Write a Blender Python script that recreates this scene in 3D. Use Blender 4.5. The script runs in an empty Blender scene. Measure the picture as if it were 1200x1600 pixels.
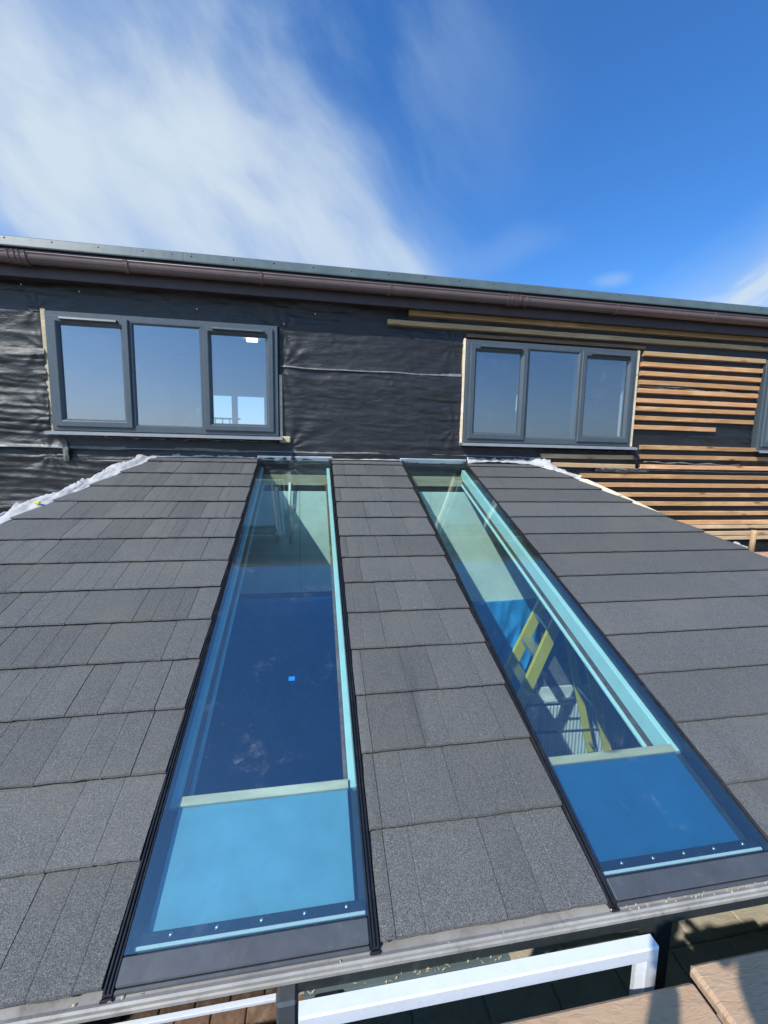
import bpy, bmesh, math, random
import numpy as np
from mathutils import Vector, Matrix

random.seed(11)
SC = bpy.context.scene
COL = SC.collection
R = math.radians

# ------------------------------------------------------------------ camera
F_PX, YAW, PITCH, ROLL = 655.5598, 0.1680147, 0.1210778, 0.0180838
CAM = Vector((0.0, -3.828, 3.3))


def cam_dir(right, up, fwd):
    c, s = math.cos(PITCH), math.sin(PITCH)
    yf, z = c * fwd + s * up, -s * fwd + c * up
    c, s = math.cos(YAW), math.sin(YAW)
    return Vector((c * right + s * yf, -s * right + c * yf, z))


_c, _s = math.cos(ROLL), math.sin(ROLL)
ax, ay, az = cam_dir(_c, _s, 0), cam_dir(-_s, _c, 0), -cam_dir(0, 0, 1)
cam = bpy.data.cameras.new('camera')
cam.sensor_fit = 'VERTICAL'
cam.sensor_height = 36.0
cam.sensor_width = 27.0
cam.lens = 36.0 * F_PX / 1600.0
cam.clip_start = 0.01
cam.clip_end = 5000
cam_ob = bpy.data.objects.new('camera', cam)
COL.objects.link(cam_ob)
cam_ob.matrix_world = Matrix(((ax.x, ay.x, az.x, CAM.x), (ax.y, ay.y, az.y, CAM.y), (ax.z, ay.z, az.z, CAM.z), (0, 0, 0, 1)))
SC.camera = cam_ob

# ------------------------------------------------------------------ sun and sky
SUN_EL, SUN_AZ = R(43), R(49)          # the sun stands behind the camera, to the left
TO_SUN = Vector((-math.sin(SUN_AZ) * math.cos(SUN_EL), -math.cos(SUN_AZ) * math.cos(SUN_EL), math.sin(SUN_EL)))
sun = bpy.data.lights.new('sun', 'SUN')
sun.energy = 4.2
sun.angle = R(0.53)
sun.color = (1.0, 0.955, 0.88)
sun_ob = bpy.data.objects.new('sun', sun)
COL.objects.link(sun_ob)
sun_ob.rotation_euler = TO_SUN.to_track_quat('Z', 'Y').to_euler()
sun_ob.location = (-6, -8, 12)

world = bpy.data.worlds.new('World')
SC.world = world
world.use_nodes = True
SC.view_settings.view_transform = 'Standard'
SC.view_settings.look = 'None'
SC.view_settings.exposure = 0.35
SC.view_settings.gamma = 1.0
SC.view_settings.use_curve_mapping = False
SC.cycles.max_bounces = 10
SC.cycles.transparent_max_bounces = 24
SC.cycles.diffuse_bounces = 4
SC.cycles.glossy_bounces = 4
SC.cycles.caustics_reflective = False
SC.cycles.caustics_refractive = False


class NT:
    """small node-tree writer"""

    def __init__(self, tree):
        self.t = tree
        self.n = tree.nodes

    def new(self, typ, **kw):
        nd = self.n.new(typ)
        for k, v in kw.items():
            if k.startswith('i_'):
                nd.inputs[k[2:].replace('_', ' ')].default_value = v
            else:
                setattr(nd, k, v)
        return nd

    def link(self, a, b):
        self.t.links.new(a, b)

    def val(self, sock, v):
        if isinstance(v, bpy.types.NodeSocket):
            self.link(v, sock)
        else:
            sock.default_value = v

    def math(self, op, a, b=0.0, c=0.0, clamp=False):
        nd = self.n.new('ShaderNodeMath')
        nd.operation = op
        nd.use_clamp = clamp
        self.val(nd.inputs[0], a)
        self.val(nd.inputs[1], b)
        self.val(nd.inputs[2], c)
        return nd.outputs[0]

    def vmath(self, op, a, b=(0, 0, 0)):
        nd = self.n.new('ShaderNodeVectorMath')
        nd.operation = op
        self.val(nd.inputs[0], a)
        if op == 'SCALE':
            self.val(nd.inputs['Scale'], b)
        else:
            self.val(nd.inputs[1], b)
        return nd.outputs['Value'] if op in ('DOT_PRODUCT', 'LENGTH') else nd.outputs['Vector']

    def ramp(self, fac, stops, interp='LINEAR'):
        nd = self.n.new('ShaderNodeValToRGB')
        cr = nd.color_ramp
        cr.interpolation = interp
        while len(cr.elements) < len(stops):
            cr.elements.new(0.5)
        for e, (pos, colr) in zip(cr.elements, stops):
            e.position = pos
            e.color = (*colr, 1) if len(colr) == 3 else colr
        self.val(nd.inputs[0], fac)
        return nd.outputs[0]

    def mix(self, fac, a, b, blend='MIX'):
        nd = self.n.new('ShaderNodeMix')
        nd.data_type = 'RGBA'
        nd.blend_type = blend
        self.val(nd.inputs[0], fac)
        for sck, v in ((nd.inputs[6], a), (nd.inputs[7], b)):
            if isinstance(v, bpy.types.NodeSocket):
                self.link(v, sck)
            else:
                sck.default_value = (*v, 1) if len(v) == 3 else v
        return nd.outputs[2]

    def noise(self, vec, scale, detail=2.0, rough=0.5, dist=0.0):
        nd = self.n.new('ShaderNodeTexNoise')
        if vec is not None:
            self.link(vec, nd.inputs['Vector'])
        nd.inputs['Scale'].default_value = scale
        nd.inputs['Detail'].default_value = detail
        nd.inputs['Roughness'].default_value = rough
        nd.inputs['Distortion'].default_value = dist
        return nd

    def smooth(self, v, lo, hi):
        nd = self.n.new('ShaderNodeMapRange')
        nd.interpolation_type = 'SMOOTHSTEP'
        self.val(nd.inputs['Value'], v)
        nd.inputs['From Min'].default_value = lo
        nd.inputs['From Max'].default_value = hi
        return nd.outputs[0]


def build_sky():
    t = NT(world.node_tree)
    bg = t.n['Background']
    bg.inputs[1].default_value = 0.12
    sky = t.new('ShaderNodeTexSky', sky_type='NISHITA', sun_disc=False)
    sky.sun_elevation = SUN_EL
    sky.sun_rotation = math.atan2(TO_SUN.x, TO_SUN.y) % (2 * math.pi)
    sky.air_density = 1.0
    sky.dust_density = 1.6
    sky.ozone_density = 5.5
    hsv = t.new('ShaderNodeHueSaturation')
    hsv.inputs['Value'].default_value = 1.4
    t.link(sky.outputs[0], hsv.inputs['Color'])
    gz = t.new('ShaderNodeSeparateXYZ')
    t.link(t.new('ShaderNodeTexCoord').outputs['Generated'], gz.inputs[0])
    t.link(t.math('ADD', t.math('MULTIPLY', t.smooth(gz.outputs['Z'], 0.05, 0.45), 0.22), 0.88), hsv.inputs['Saturation'])
    co = t.new('ShaderNodeTexCoord').outputs['Generated']
    d = t.vmath('NORMALIZE', co)
    warp = t.noise(d, 2.6, 2, 0.5)
    w2 = t.vmath('SCALE', t.vmath('SUBTRACT', warp.outputs['Color'], (0.5, 0.5, 0.5)), 0.17)
    dw = t.vmath('ADD', d, w2)

    def blob(az_, el_, tilt, a, b, lo=1.25, hi=0.15):
        az_, el_, tilt = R(az_), R(el_), R(tilt)
        c = Vector((math.sin(az_) * math.cos(el_), math.cos(az_) * math.cos(el_), math.sin(el_)))
        e = Vector((math.cos(az_), -math.sin(az_), 0))
        u = c.cross(e)
        if u.z < 0:
            u = -u
        e1 = e * math.cos(tilt) + u * math.sin(tilt)
        e2 = -e * math.sin(tilt) + u * math.cos(tilt)
        p = t.math('DIVIDE', t.vmath('DOT_PRODUCT', dw, tuple(e1)), a)
        q = t.math('DIVIDE', t.vmath('DOT_PRODUCT', dw, tuple(e2)), b)
        rr = t.math('SQRT', t.math('ADD', t.math('MULTIPLY', p, p), t.math('MULTIPLY', q, q)))
        m = t.smooth(rr, lo, hi)
        front = t.math('GREATER_THAN', t.vmath('DOT_PRODUCT', d, tuple(c)), 0.2)
        return t.math('MULTIPLY', m, front)

    def streak(sc, tilt, az_, detail=6, rough=0.6, along=0.3):
        az_, tilt = R(az_), R(tilt)
        e = Vector((math.cos(az_), -math.sin(az_), 0))
        u = Vector((0, 0, 1))
        e1 = e * math.cos(tilt) + u * math.sin(tilt)
        e2 = -e * math.sin(tilt) + u * math.cos(tilt)
        n3 = e1.cross(e2)
        cx = t.new('ShaderNodeCombineXYZ')
        t.link(t.math('MULTIPLY', t.vmath('DOT_PRODUCT', dw, tuple(e1)), along), cx.inputs[0])
        t.link(t.vmath('DOT_PRODUCT', dw, tuple(e2)), cx.inputs[1])
        t.link(t.vmath('DOT_PRODUCT', dw, tuple(n3)), cx.inputs[2])
        return t.noise(cx.outputs[0], sc, detail, rough).outputs[0]

    fib = streak(5.0, -42, -10, 7, 0.57)
    big = t.noise(dw, 2.3, 3, 0.45).outputs[0]
    tex = t.math('ADD', t.math('MULTIPLY', fib, 0.85), t.math('MULTIPLY', big, 0.5))
    tex = t.smooth(tex, 0.40, 0.86)
    main = blob(-8, 26.5, -30, 0.62, 0.26, 1.2, 0.1)
    main2 = blob(-28, 27, -60, 0.42, 0.27, 1.15, 0.1)
    main3 = t.math('MULTIPLY', blob(9, 23.5, -27, 0.34, 0.10, 1.15, 0.05), 0.75)
    body = t.math('MAXIMUM', t.math('MAXIMUM', main, main2), main3)
    body = t.math('MULTIPLY', body, t.math('ADD', t.math('MULTIPLY', tex, 0.75), 0.42), clamp=True)
    veil = t.math('MULTIPLY', blob(-1, 37, -60, 0.44, 0.34), t.math('MULTIPLY', t.smooth(fib, 0.36, 0.70), 0.55))
    fib2 = t.smooth(streak(9.0, 33, 48), 0.38, 0.64)
    right = t.math('MULTIPLY', blob(49.5, 17.5, 28, 0.27, 0.12), t.math('ADD', t.math('MULTIPLY', fib2, 0.6), 0.45), clamp=True)
    puff = t.math('MULTIPLY', blob(25, 25.0, 4, 0.10, 0.04), 0.15)
    puff2 = t.math('MULTIPLY', blob(36, 20.8, 8, 0.035, 0.018), 0.34)
    cirrus = t.math('MULTIPLY', t.smooth(t.noise(dw, 2.0, 7, 0.62).outputs[0], 0.50, 0.78), 0.42)
    sepz = t.new('ShaderNodeSeparateXYZ')
    t.link(d, sepz.inputs[0])
    behind = t.smooth(sepz.outputs['Y'], 0.05, -0.3)          # a few thin clouds in the half of the sky behind the camera too
    cirrus = t.math('MULTIPLY', cirrus, behind)
    m = body
    for x in (veil, right, puff, puff2, cirrus):
        m = t.math('SUBTRACT', t.math('ADD', m, x), t.math('MULTIPLY', m, x))
    m = t.math('MULTIPLY', m, t.smooth(sepz.outputs['Z'], 0.0, 0.12), clamp=True)
    ccol = t.mix(t.smooth(m, 0.2, 0.85), (3.0, 4.1, 5.5), (4.1, 4.85, 5.65))
    tint = t.mix(t.smooth(gz.outputs['Z'], 0.0, 0.35), (0.88, 0.95, 1.10), (0.50, 0.82, 1.06))
    blue = t.mix(1.0, hsv.outputs[0], tint, 'MULTIPLY')
    t.link(t.mix(m, blue, ccol), bg.inputs[0])


build_sky()

# ------------------------------------------------------------------ mesh helpers


def thing(name, label, cat, loc=(0, 0, 0), group=None, kind=None):
    o = bpy.data.objects.new(name, None)
    o.empty_display_size = 0.1
    COL.objects.link(o)
    o.location = loc
    if label:
        o['label'] = label
    if cat:
        o['category'] = cat
    if group:
        o['group'] = group
    if kind:
        o['kind'] = kind
    return o


def part_empty(name, parent, label=None):
    o = bpy.data.objects.new(name, None)
    o.empty_display_size = 0.1
    COL.objects.link(o)
    o.parent = parent
    if label:
        o['label'] = label
    return o


def root_loc(o):
    v = Vector((0, 0, 0))
    while o:
        v += o.location
        o = o.parent
    return v


class MB:
    def __init__(self):
        self.v, self.f, self.m, self.sm = [], [], [], []

    def add(self, verts, faces, mi=0, M=None, smooth=False):
        b = len(self.v)
        for p in verts:
            p = Vector(p)
            self.v.append(M @ p if M else p)
        for q in faces:
            self.f.append([b + i for i in q])
            self.m.append(mi)
            self.sm.append(smooth)
        return self

    def box(self, x0, x1, y0, y1, z0, z1, b=0.0, M=None, mi=0):
        x0, x1 = min(x0, x1), max(x0, x1)
        y0, y1 = min(y0, y1), max(y0, y1)
        z0, z1 = min(z0, z1), max(z0, z1)
        if b <= 0:
            vs = [(x, y, z) for x in (x0, x1) for y in (y0, y1) for z in (z0, z1)]
            fs = [(0, 1, 3, 2), (4, 6, 7, 5), (0, 4, 5, 1), (2, 3, 7, 6), (0, 2, 6, 4), (1, 5, 7, 3)]
            return self.add(vs, fs, mi, M)
        bm = bmesh.new()
        bmesh.ops.create_cube(bm, size=1)
        for v in bm.verts:
            v.co = Vector(((x0 + x1) / 2 + v.co.x * (x1 - x0), (y0 + y1) / 2 + v.co.y * (y1 - y0), (z0 + z1) / 2 + v.co.z * (z1 - z0)))
        b = min(b, 0.45 * min(x1 - x0, y1 - y0, z1 - z0))
        bmesh.ops.bevel(bm, geom=bm.edges[:], offset=b, segments=1, affect='EDGES')
        bm.verts.index_update()
        self.add([v.co.copy() for v in bm.verts], [[v.index for v in f.verts] for f in bm.faces], mi, M)
        bm.free()
        return self

    def bar(self, p0, p1, w, h, b=0.0, side=None, mi=0):
        """rectangular bar from p0 to p1, w across (along side), h the other way"""
        p0, p1 = Vector(p0), Vector(p1)
        d = (p1 - p0)
        L = d.length
        d.normalize()
        s = Vector(side) if side else (Vector((0, 0, 1)) if abs(d.z) < 0.9 else Vector((0, 1, 0)))
        s = (s - d * s.dot(d)).normalized()
        n = d.cross(s)
        M = Matrix(((d.x, s.x, n.x, p0.x), (d.y, s.y, n.y, p0.y), (d.z, s.z, n.z, p0.z), (0, 0, 0, 1)))
        return self.box(0, L, -w / 2, w / 2, -h / 2, h / 2, b, M, mi)

    def tube(self, pts, r, n=10, mi=0, cap=True):
        pts = [Vector(p) for p in pts]
        rs = r if isinstance(r, (list, tuple)) else [r] * len(pts)
        rings = []
        for i, p in enumerate(pts):
            d = (pts[min(i + 1, len(pts) - 1)] - pts[max(i - 1, 0)]).normalized()
            a = Vector((0, 0, 1)) if abs(d.z) < 0.9 else Vector((0, 1, 0))
            e1 = d.cross(a).normalized()
            e2 = d.cross(e1)
            rings.append([p + (e1 * math.cos(2 * math.pi * k / n) + e2 * math.sin(2 * math.pi * k / n)) * rs[i] for k in range(n)])
        vs = [v for rg in rings for v in rg]
        fs = []
        for i in range(len(pts) - 1):
            for k in range(n):
                fs.append((i * n + k, i * n + (k + 1) % n, (i + 1) * n + (k + 1) % n, (i + 1) * n + k))
        if cap:
            fs.append(tuple(range(n - 1, -1, -1)))
            fs.append(tuple((len(pts) - 1) * n + k for k in range(n)))
        return self.add(vs, fs, mi, smooth=True)

    def prism(self, poly, n0, n1, M=None, mi=0):
        """polygon (x, y) extruded in the third axis from n0 to n1"""
        k = len(poly)
        vs = [(x, y, n0) for x, y in poly] + [(x, y, n1) for x, y in poly]
        fs = [tuple(range(k - 1, -1, -1)), tuple(range(k, 2 * k))] + [(i, (i + 1) % k, k + (i + 1) % k, k + i) for i in range(k)]
        return self.add(vs, fs, mi, M)

    def frame(self, x0, x1, z0, z1, prof, mi=0):
        """mitred frame in the plane of the wall: closed profile of (inset, y)"""
        n = len(prof)
        vs, fs = [], []
        for cx, cz, sx, sz in ((x0, z0, 1, 1), (x1, z0, -1, 1), (x1, z1, -1, -1), (x0, z1, 1, -1)):
            for d, y in prof:
                vs.append((cx + sx * d, y, cz + sz * d))
        for c in range(4):
            c2 = (c + 1) % 4
            for i in range(n):
                j = (i + 1) % n
                fs.append((c * n + i, c * n + j, c2 * n + j, c2 * n + i))
        return self.add(vs, fs, mi)

    def sweep_x(self, prof, x0, x1, mi=0, n=1, jit=0.0, seed=0, smooth=False):
        """open or closed (y, z) profile carried along x"""
        rg = random.Random(seed)
        k = len(prof)
        vs, fs = [], []
        for i in range(n + 1):
            x = x0 + (x1 - x0) * i / n
            dy, dz = rg.uniform(-jit, jit), rg.uniform(-jit, jit)
            vs += [(x, y + dy, z + dz) for y, z in prof]
        for i in range(n):
            for j in range(k):
                j2 = (j + 1) % k
                fs.append((i * k + j, i * k + j2, (i + 1) * k + j2, (i + 1) * k + j))
        self.add(vs, fs, mi, smooth=smooth)
        self.add(vs[:k], [tuple(range(k))], mi)
        self.add(vs[-k:], [tuple(range(k - 1, -1, -1))], mi)
        return self

    def mesh(self, name, mats, off=Vector((0, 0, 0)), recalc=True):
        me = bpy.data.meshes.new(name)
        me.from_pydata([tuple(Vector(v) - off) for v in self.v], [], self.f)
        for mt in (mats if isinstance(mats, (list, tuple)) else [mats]):
            me.materials.append(mt)
        me.polygons.foreach_set('material_index', self.m)
        me.polygons.foreach_set('use_smooth', self.sm)
        if recalc:
            bm = bmesh.new()
            bm.from_mesh(me)
            bmesh.ops.recalc_face_normals(bm, faces=bm.faces[:])
            bm.to_mesh(me)
            bm.free()
        me.update()
        return me

    def build(self, name, mats, parent=None, label=None, recalc=True):
        me = self.mesh(name, mats, root_loc(parent), recalc)
        o = bpy.data.objects.new(name, me)
        COL.objects.link(o)
        o.parent = parent
        if label:
            o['label'] = label
        return o


def tag(o, label=None, cat=None, group=None, kind=None):
    for k, v in (('label', label), ('category', cat), ('group', group), ('kind', kind)):
        if v:
            o[k] = v
    return o


# ------------------------------------------------------------------ noise for crumpled sheets
def vnoise(x, z, seed):
    g = np.random.RandomState(seed).rand(128, 128)
    xi, zi = np.floor(x).astype(int), np.floor(z).astype(int)
    fx, fz = x - xi, z - zi
    fx, fz = fx * fx * (3 - 2 * fx), fz * fz * (3 - 2 * fz)
    a, b = g[zi % 128, xi % 128], g[zi % 128, (xi + 1) % 128]
    c, d = g[(zi + 1) % 128, xi % 128], g[(zi + 1) % 128, (xi + 1) % 128]
    return (a * (1 - fx) + b * fx) * (1 - fz) + (c * (1 - fx) + d * fx) * fz


def ridge(x, z, seed):
    n = vnoise(x, z, seed)
    return (1 - np.abs(2 * n - 1)) ** 2.2


# ------------------------------------------------------------------ materials
MATS = {}


def mat(name):
    m = bpy.data.materials.new(name)
    m.use_nodes = True
    t = NT(m.node_tree)
    bs = t.n['Principled BSDF']
    MATS[name] = m
    return m, t, bs


def plain(name, colr, rough=0.5, metal=0.0, var=0.12, scale=9.0, bump=0.0, bscale=120.0, spec=0.5, dirt=None, dirt_amt=0.5):
    m, t, bs = mat(name)
    pos = t.new('ShaderNodeNewGeometry').outputs['Position']
    n = t.noise(pos, scale, 5, 0.6).outputs[0]
    lo = tuple(c * (1 - var * 1.6) for c in colr)
    hi = tuple(min(1, c * (1 + var * 1.6)) for c in colr)
    c = t.ramp(n, [(0.3, lo), (0.7, hi)])
    if dirt:
        f = t.smooth(t.noise(pos, scale * 2.3, 7, 0.7).outputs[0], 0.5, 0.75)
        c = t.mix(t.math('MULTIPLY', f, dirt_amt), c, dirt)
    t.link(c, bs.inputs['Base Color'])
    r = t.math('ADD', t.math('MULTIPLY', t.noise(pos, scale * 4, 4).outputs[0], 0.24), rough - 0.12, clamp=True)
    t.link(r, bs.inputs['Roughness'])
    bs.inputs['Metallic'].default_value = metal
    bs.inputs['Specular IOR Level'].default_value = spec
    if bump:
        bp = t.new('ShaderNodeBump')
        bp.inputs['Strength'].default_value = bump
        bp.inputs['Distance'].default_value = 0.002
        t.link(t.noise(pos, bscale, 3).outputs[0], bp.inputs['Height'])
        t.link(bp.outputs[0], bs.inputs['Normal'])
    return m


def make_tile_mat():
    m, t, bs = mat('granulated slate tile')
    pos = t.new('ShaderNodeNewGeometry').outputs['Position']
    rnd = t.new('ShaderNodeObjectInfo').outputs['Random']
    v = t.new('ShaderNodeTexVoronoi')
    v.inputs['Scale'].default_value = 680
    t.link(pos, v.inputs['Vector'])
    sp = t.new('ShaderNodeSeparateColor')
    t.link(v.outputs['Color'], sp.inputs[0])
    fine = t.noise(pos, 260, 2, 0.7).outputs[0]
    g = t.math('ADD', t.math('MULTIPLY', sp.outputs[0], 0.62), t.math('MULTIPLY', fine, 0.4))
    c = t.ramp(g, [(0.12, (0.022, 0.022, 0.024)), (0.40, (0.077, 0.076, 0.073)), (0.64, (0.125, 0.124, 0.120)), (0.86, (0.22, 0.22, 0.21)), (0.97, (0.36, 0.35, 0.34))])
    # weathering: dusty brownish patches, and each piece a touch lighter or darker
    w = t.smooth(t.noise(pos, 2.6, 5, 0.6).outputs[0], 0.42, 0.75)
    c = t.mix(t.math('MULTIPLY', w, 0.40), c, (0.145, 0.135, 0.115))
    stain = t.smooth(t.noise(t.vmath('MULTIPLY', pos, (9, 1.2, 1.2)), 1.0, 6, 0.65).outputs[0], 0.56, 0.75)
    c = t.mix(t.math('MULTIPLY', stain, 0.35), c, (0.045, 0.046, 0.046))
    k = t.math('ADD', t.math('MULTIPLY', rnd, 0.22), 0.88)
    cc = t.new('ShaderNodeCombineXYZ')
    for i in range(3):
        t.link(k, cc.inputs[i])
    c = t.mix(1.0, c, cc.outputs[0], 'MULTIPLY')
    t.link(c, bs.inputs['Base Color'])
    bs.inputs['Roughness'].default_value = 0.72
    bs.inputs['Specular IOR Level'].default_value = 0.4
    bp = t.new('ShaderNodeBump')
    bp.inputs['Strength'].default_value = 0.75
    bp.inputs['Distance'].default_value = 0.0016
    t.link(t.math('ADD', sp.outputs[1], t.math('MULTIPLY', fine, 0.7)), bp.inputs['Height'])
    t.link(bp.outputs[0], bs.inputs['Normal'])
    return m


def make_wood(name, a, b, scale=1.0, knots=True, grey=0.0):
    m, t, bs = mat(name)
    pos = t.new('ShaderNodeNewGeometry').outputs['Position']
    rnd = t.new('ShaderNodeObjectInfo').outputs['Random']
    off = t.new('ShaderNodeCombineXYZ')
    t.link(t.math('MULTIPLY', rnd, 37.0), off.inputs[0])
    t.link(t.math('MULTIPLY', rnd, 11.0), off.inputs[2])
    p = t.vmath('ADD', pos, off.outputs[0])
    st = t.vmath('MULTIPLY', p, (2.2, 30, 42))
    n = t.noise(st, 1.6 * scale, 6, 0.65, 0.6).outputs[0]
    c = t.ramp(n, [(0.28, a), (0.72, b)])
    patch = t.noise(t.vmath('MULTIPLY', p, (1.6, 6, 6)), 1.3, 4, 0.6).outputs[0]
    c = t.mix(t.math('MULTIPLY', t.smooth(patch, 0.5, 0.72), 0.55), c, tuple(min(1, x * 1.35 + 0.04) for x in b))
    if knots:
        v = t.new('ShaderNodeTexVoronoi')
        v.inputs['Scale'].default_value = 3.0
        t.link(t.vmath('MULTIPLY', p, (1.0, 4.0, 4.0)), v.inputs['Vector'])
        c = t.mix(t.math('MULTIPLY', t.smooth(v.outputs['Distance'], 0.20, 0.04), 0.85), c, tuple(x * 0.35 for x in a))
    k = t.math('ADD', t.math('MULTIPLY', rnd, 0.55), 0.72)
    cc = t.new('ShaderNodeCombineXYZ')
    t.link(k, cc.inputs[0])
    t.link(k, cc.inputs[1])
    t.link(t.math('POWER', k, 1.3), cc.inputs[2])
    c = t.mix(1.0, c, cc.outputs[0], 'MULTIPLY')
    if grey:
        c = t.mix(grey, c, (0.2, 0.19, 0.17))
    t.link(c, bs.inputs['Base Color'])
    bs.inputs['Roughness'].default_value = 0.68
    bs.inputs['Specular IOR Level'].default_value = 0.3
    bp = t.new('ShaderNodeBump')
    bp.inputs['Strength'].default_value = 0.35
    bp.inputs['Distance'].default_value = 0.002
    t.link(n, bp.inputs['Height'])
    t.link(bp.outputs[0], bs.inputs['Normal'])
    return m


def make_membrane():
    m, t, bs = mat('black breather membrane')
    pos = t.new('ShaderNodeNewGeometry').outputs['Position']
    n = t.noise(pos, 3.0, 6, 0.65).outputs[0]
    c = t.ramp(n, [(0.3, (0.008, 0.0085, 0.0095)), (0.75, (0.020, 0.020, 0.020))])
    dust = t.smooth(t.noise(t.vmath('MULTIPLY', pos, (1, 1, 2.4)), 7, 8, 0.72).outputs[0], 0.55, 0.8)
    c = t.mix(t.math('MULTIPLY', dust, 0.10), c, (0.16, 0.15, 0.135))
    t.link(c, bs.inputs['Base Color'])
    bs.inputs['Roughness'].default_value = 0.46
    bs.inputs['Specular IOR Level'].default_value = 0.5
    bp = t.new('ShaderNodeBump')
    bp.inputs['Strength'].default_value = 0.65
    bp.inputs['Distance'].default_value = 0.007
    fine = t.noise(t.vmath('MULTIPLY', pos, (10, 10, 34)), 1.0, 6, 0.66, 1.6).outputs[0]
    t.link(fine, bp.inputs['Height'])
    t.link(bp.outputs[0], bs.inputs['Normal'])
    return m


def make_white_sheet():
    m, t, bs = mat('white roof underlay')
    pos = t.new('ShaderNodeNewGeometry').outputs['Position']
    n = t.noise(pos, 11.0, 6, 0.65).outputs[0]
    c = t.ramp(n, [(0.3, (0.33, 0.325, 0.315)), (0.6, (0.46, 0.455, 0.445)), (0.8, (0.28, 0.27, 0.25))])
    t.link(c, bs.inputs['Base Color'])
    bs.inputs['Roughness'].default_value = 0.6
    return m


def make_roof_glass():
    """solar-control roof glass: blue-green in transmission, a bluish mirror coat outside, a little dust"""
    m, t, bs = mat('solar control glass')
    t.n.remove(bs)
    out = t.n['Material Output']
    tr = t.new('ShaderNodeBsdfTransparent')
    tr.inputs[0].default_value = (0.84, 1.0, 0.965, 1)
    gl = t.new('ShaderNodeBsdfGlossy')
    gl.inputs['Color'].default_value = (0.80, 1.0, 1.0, 1)
    gl.inputs['Roughness'].default_value = 0.004
    pos = t.new('ShaderNodeNewGeometry').outputs['Position']
    ge = t.new('ShaderNodeNewGeometry')
    cosi = t.math('ABSOLUTE', t.vmath('DOT_PRODUCT', ge.outputs['Normal'], ge.outputs['Incoming']))
    fac = t.math('ADD', t.math('MULTIPLY', t.math('POWER', t.math('SUBTRACT', 1.0, cosi), 5.0), 0.7), 0.27, clamp=True)
    mx = t.new('ShaderNodeMixShader')
    t.link(fac, mx.inputs[0])
    t.link(tr.outputs[0], mx.inputs[1])
    t.link(gl.outputs[0], mx.inputs[2])
    df = t.new('ShaderNodeBsdfDiffuse')
    df.inputs[0].default_value = (0.55, 0.56, 0.56, 1)
    smear = t.math('MULTIPLY', t.smooth(t.noise(pos, 5.0, 9, 0.74, 0.6).outputs[0], 0.55, 0.85),
                   t.smooth(t.noise(pos, 34.0, 5, 0.7).outputs[0], 0.40, 0.75))
    v = t.new('ShaderNodeTexVoronoi')
    v.inputs['Scale'].default_value = 62
    t.link(pos, v.inputs['Vector'])
    drops = t.math('MULTIPLY', t.smooth(v.outputs['Distance'], 0.16, 0.08), t.smooth(t.noise(pos, 2.7, 3).outputs[0], 0.58, 0.66))
    film = t.math('MULTIPLY', t.noise(pos, 1.7, 4).outputs[0], 0.016)
    dfac = t.math('ADD', t.math('ADD', t.math('MULTIPLY', smear, 0.42), t.math('MULTIPLY', drops, 0.07)), film, clamp=True)
    m2 = t.new('ShaderNodeMixShader')
    t.link(dfac, m2.inputs[0])
    t.link(mx.outputs[0], m2.inputs[1])
    t.link(df.outputs[0], m2.inputs[2])
    t.link(m2.outputs[0], out.inputs[0])
    return m


def make_clear_glass(name, tint):
    m, t, bs = mat(name)
    t.n.remove(bs)
    out = t.n['Material Output']
    tr = t.new('ShaderNodeBsdfTransparent')
    tr.inputs[0].default_value = (*tint, 1)
    t.link(tr.outputs[0], out.inputs[0])
    return m


def make_window_glass():
    m, t, bs = mat('double glazed window glass')
    t.n.remove(bs)
    out = t.n['Material Output']
    tr = t.new('ShaderNodeBsdfTransparent')
    tr.inputs[0].default_value = (0.74, 0.78, 0.79, 1)
    gl = t.new('ShaderNodeBsdfGlossy')
    gl.inputs['Color'].default_value = (0.88, 0.95, 1.0, 1)
    gl.inputs['Roughness'].default_value = 0.003
    pos = t.new('ShaderNodeNewGeometry').outputs['Position']
    bp = t.new('ShaderNodeBump')
    bp.inputs['Strength'].default_value = 0.12
    bp.inputs['Distance'].default_value = 0.012
    t.link(t.noise(pos, 1.6, 1).outputs[0], bp.inputs['Height'])
    t.link(bp.outputs[0], gl.inputs['Normal'])
    ge = t.new('ShaderNodeNewGeometry')
    cosi = t.math('ABSOLUTE', t.vmath('DOT_PRODUCT', ge.outputs['Normal'], ge.outputs['Incoming']))
    fac = t.math('ADD', t.math('MULTIPLY', t.math('POWER', t.math('SUBTRACT', 1.0, cosi), 5.0), 0.8), 0.26, clamp=True)
    mx = t.new('ShaderNodeMixShader')
    t.link(fac, mx.inputs[0])
    t.link(tr.outputs[0], mx.inputs[1])
    t.link(gl.outputs[0], mx.inputs[2])
    df = t.new('ShaderNodeBsdfDiffuse')
    df.inputs[0].default_value = (0.5, 0.5, 0.5, 1)
    smear = t.math('ADD', t.math('MULTIPLY', t.smooth(t.noise(pos, 6.0, 8, 0.7).outputs[0], 0.5, 0.9), 0.10), 0.02)
    m2 = t.new('ShaderNodeMixShader')
    t.link(smear, m2.inputs[0])
    t.link(mx.outputs[0], m2.inputs[1])
    t.link(df.outputs[0], m2.inputs[2])
    t.link(m2.outputs[0], out.inputs[0])
    return m


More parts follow.
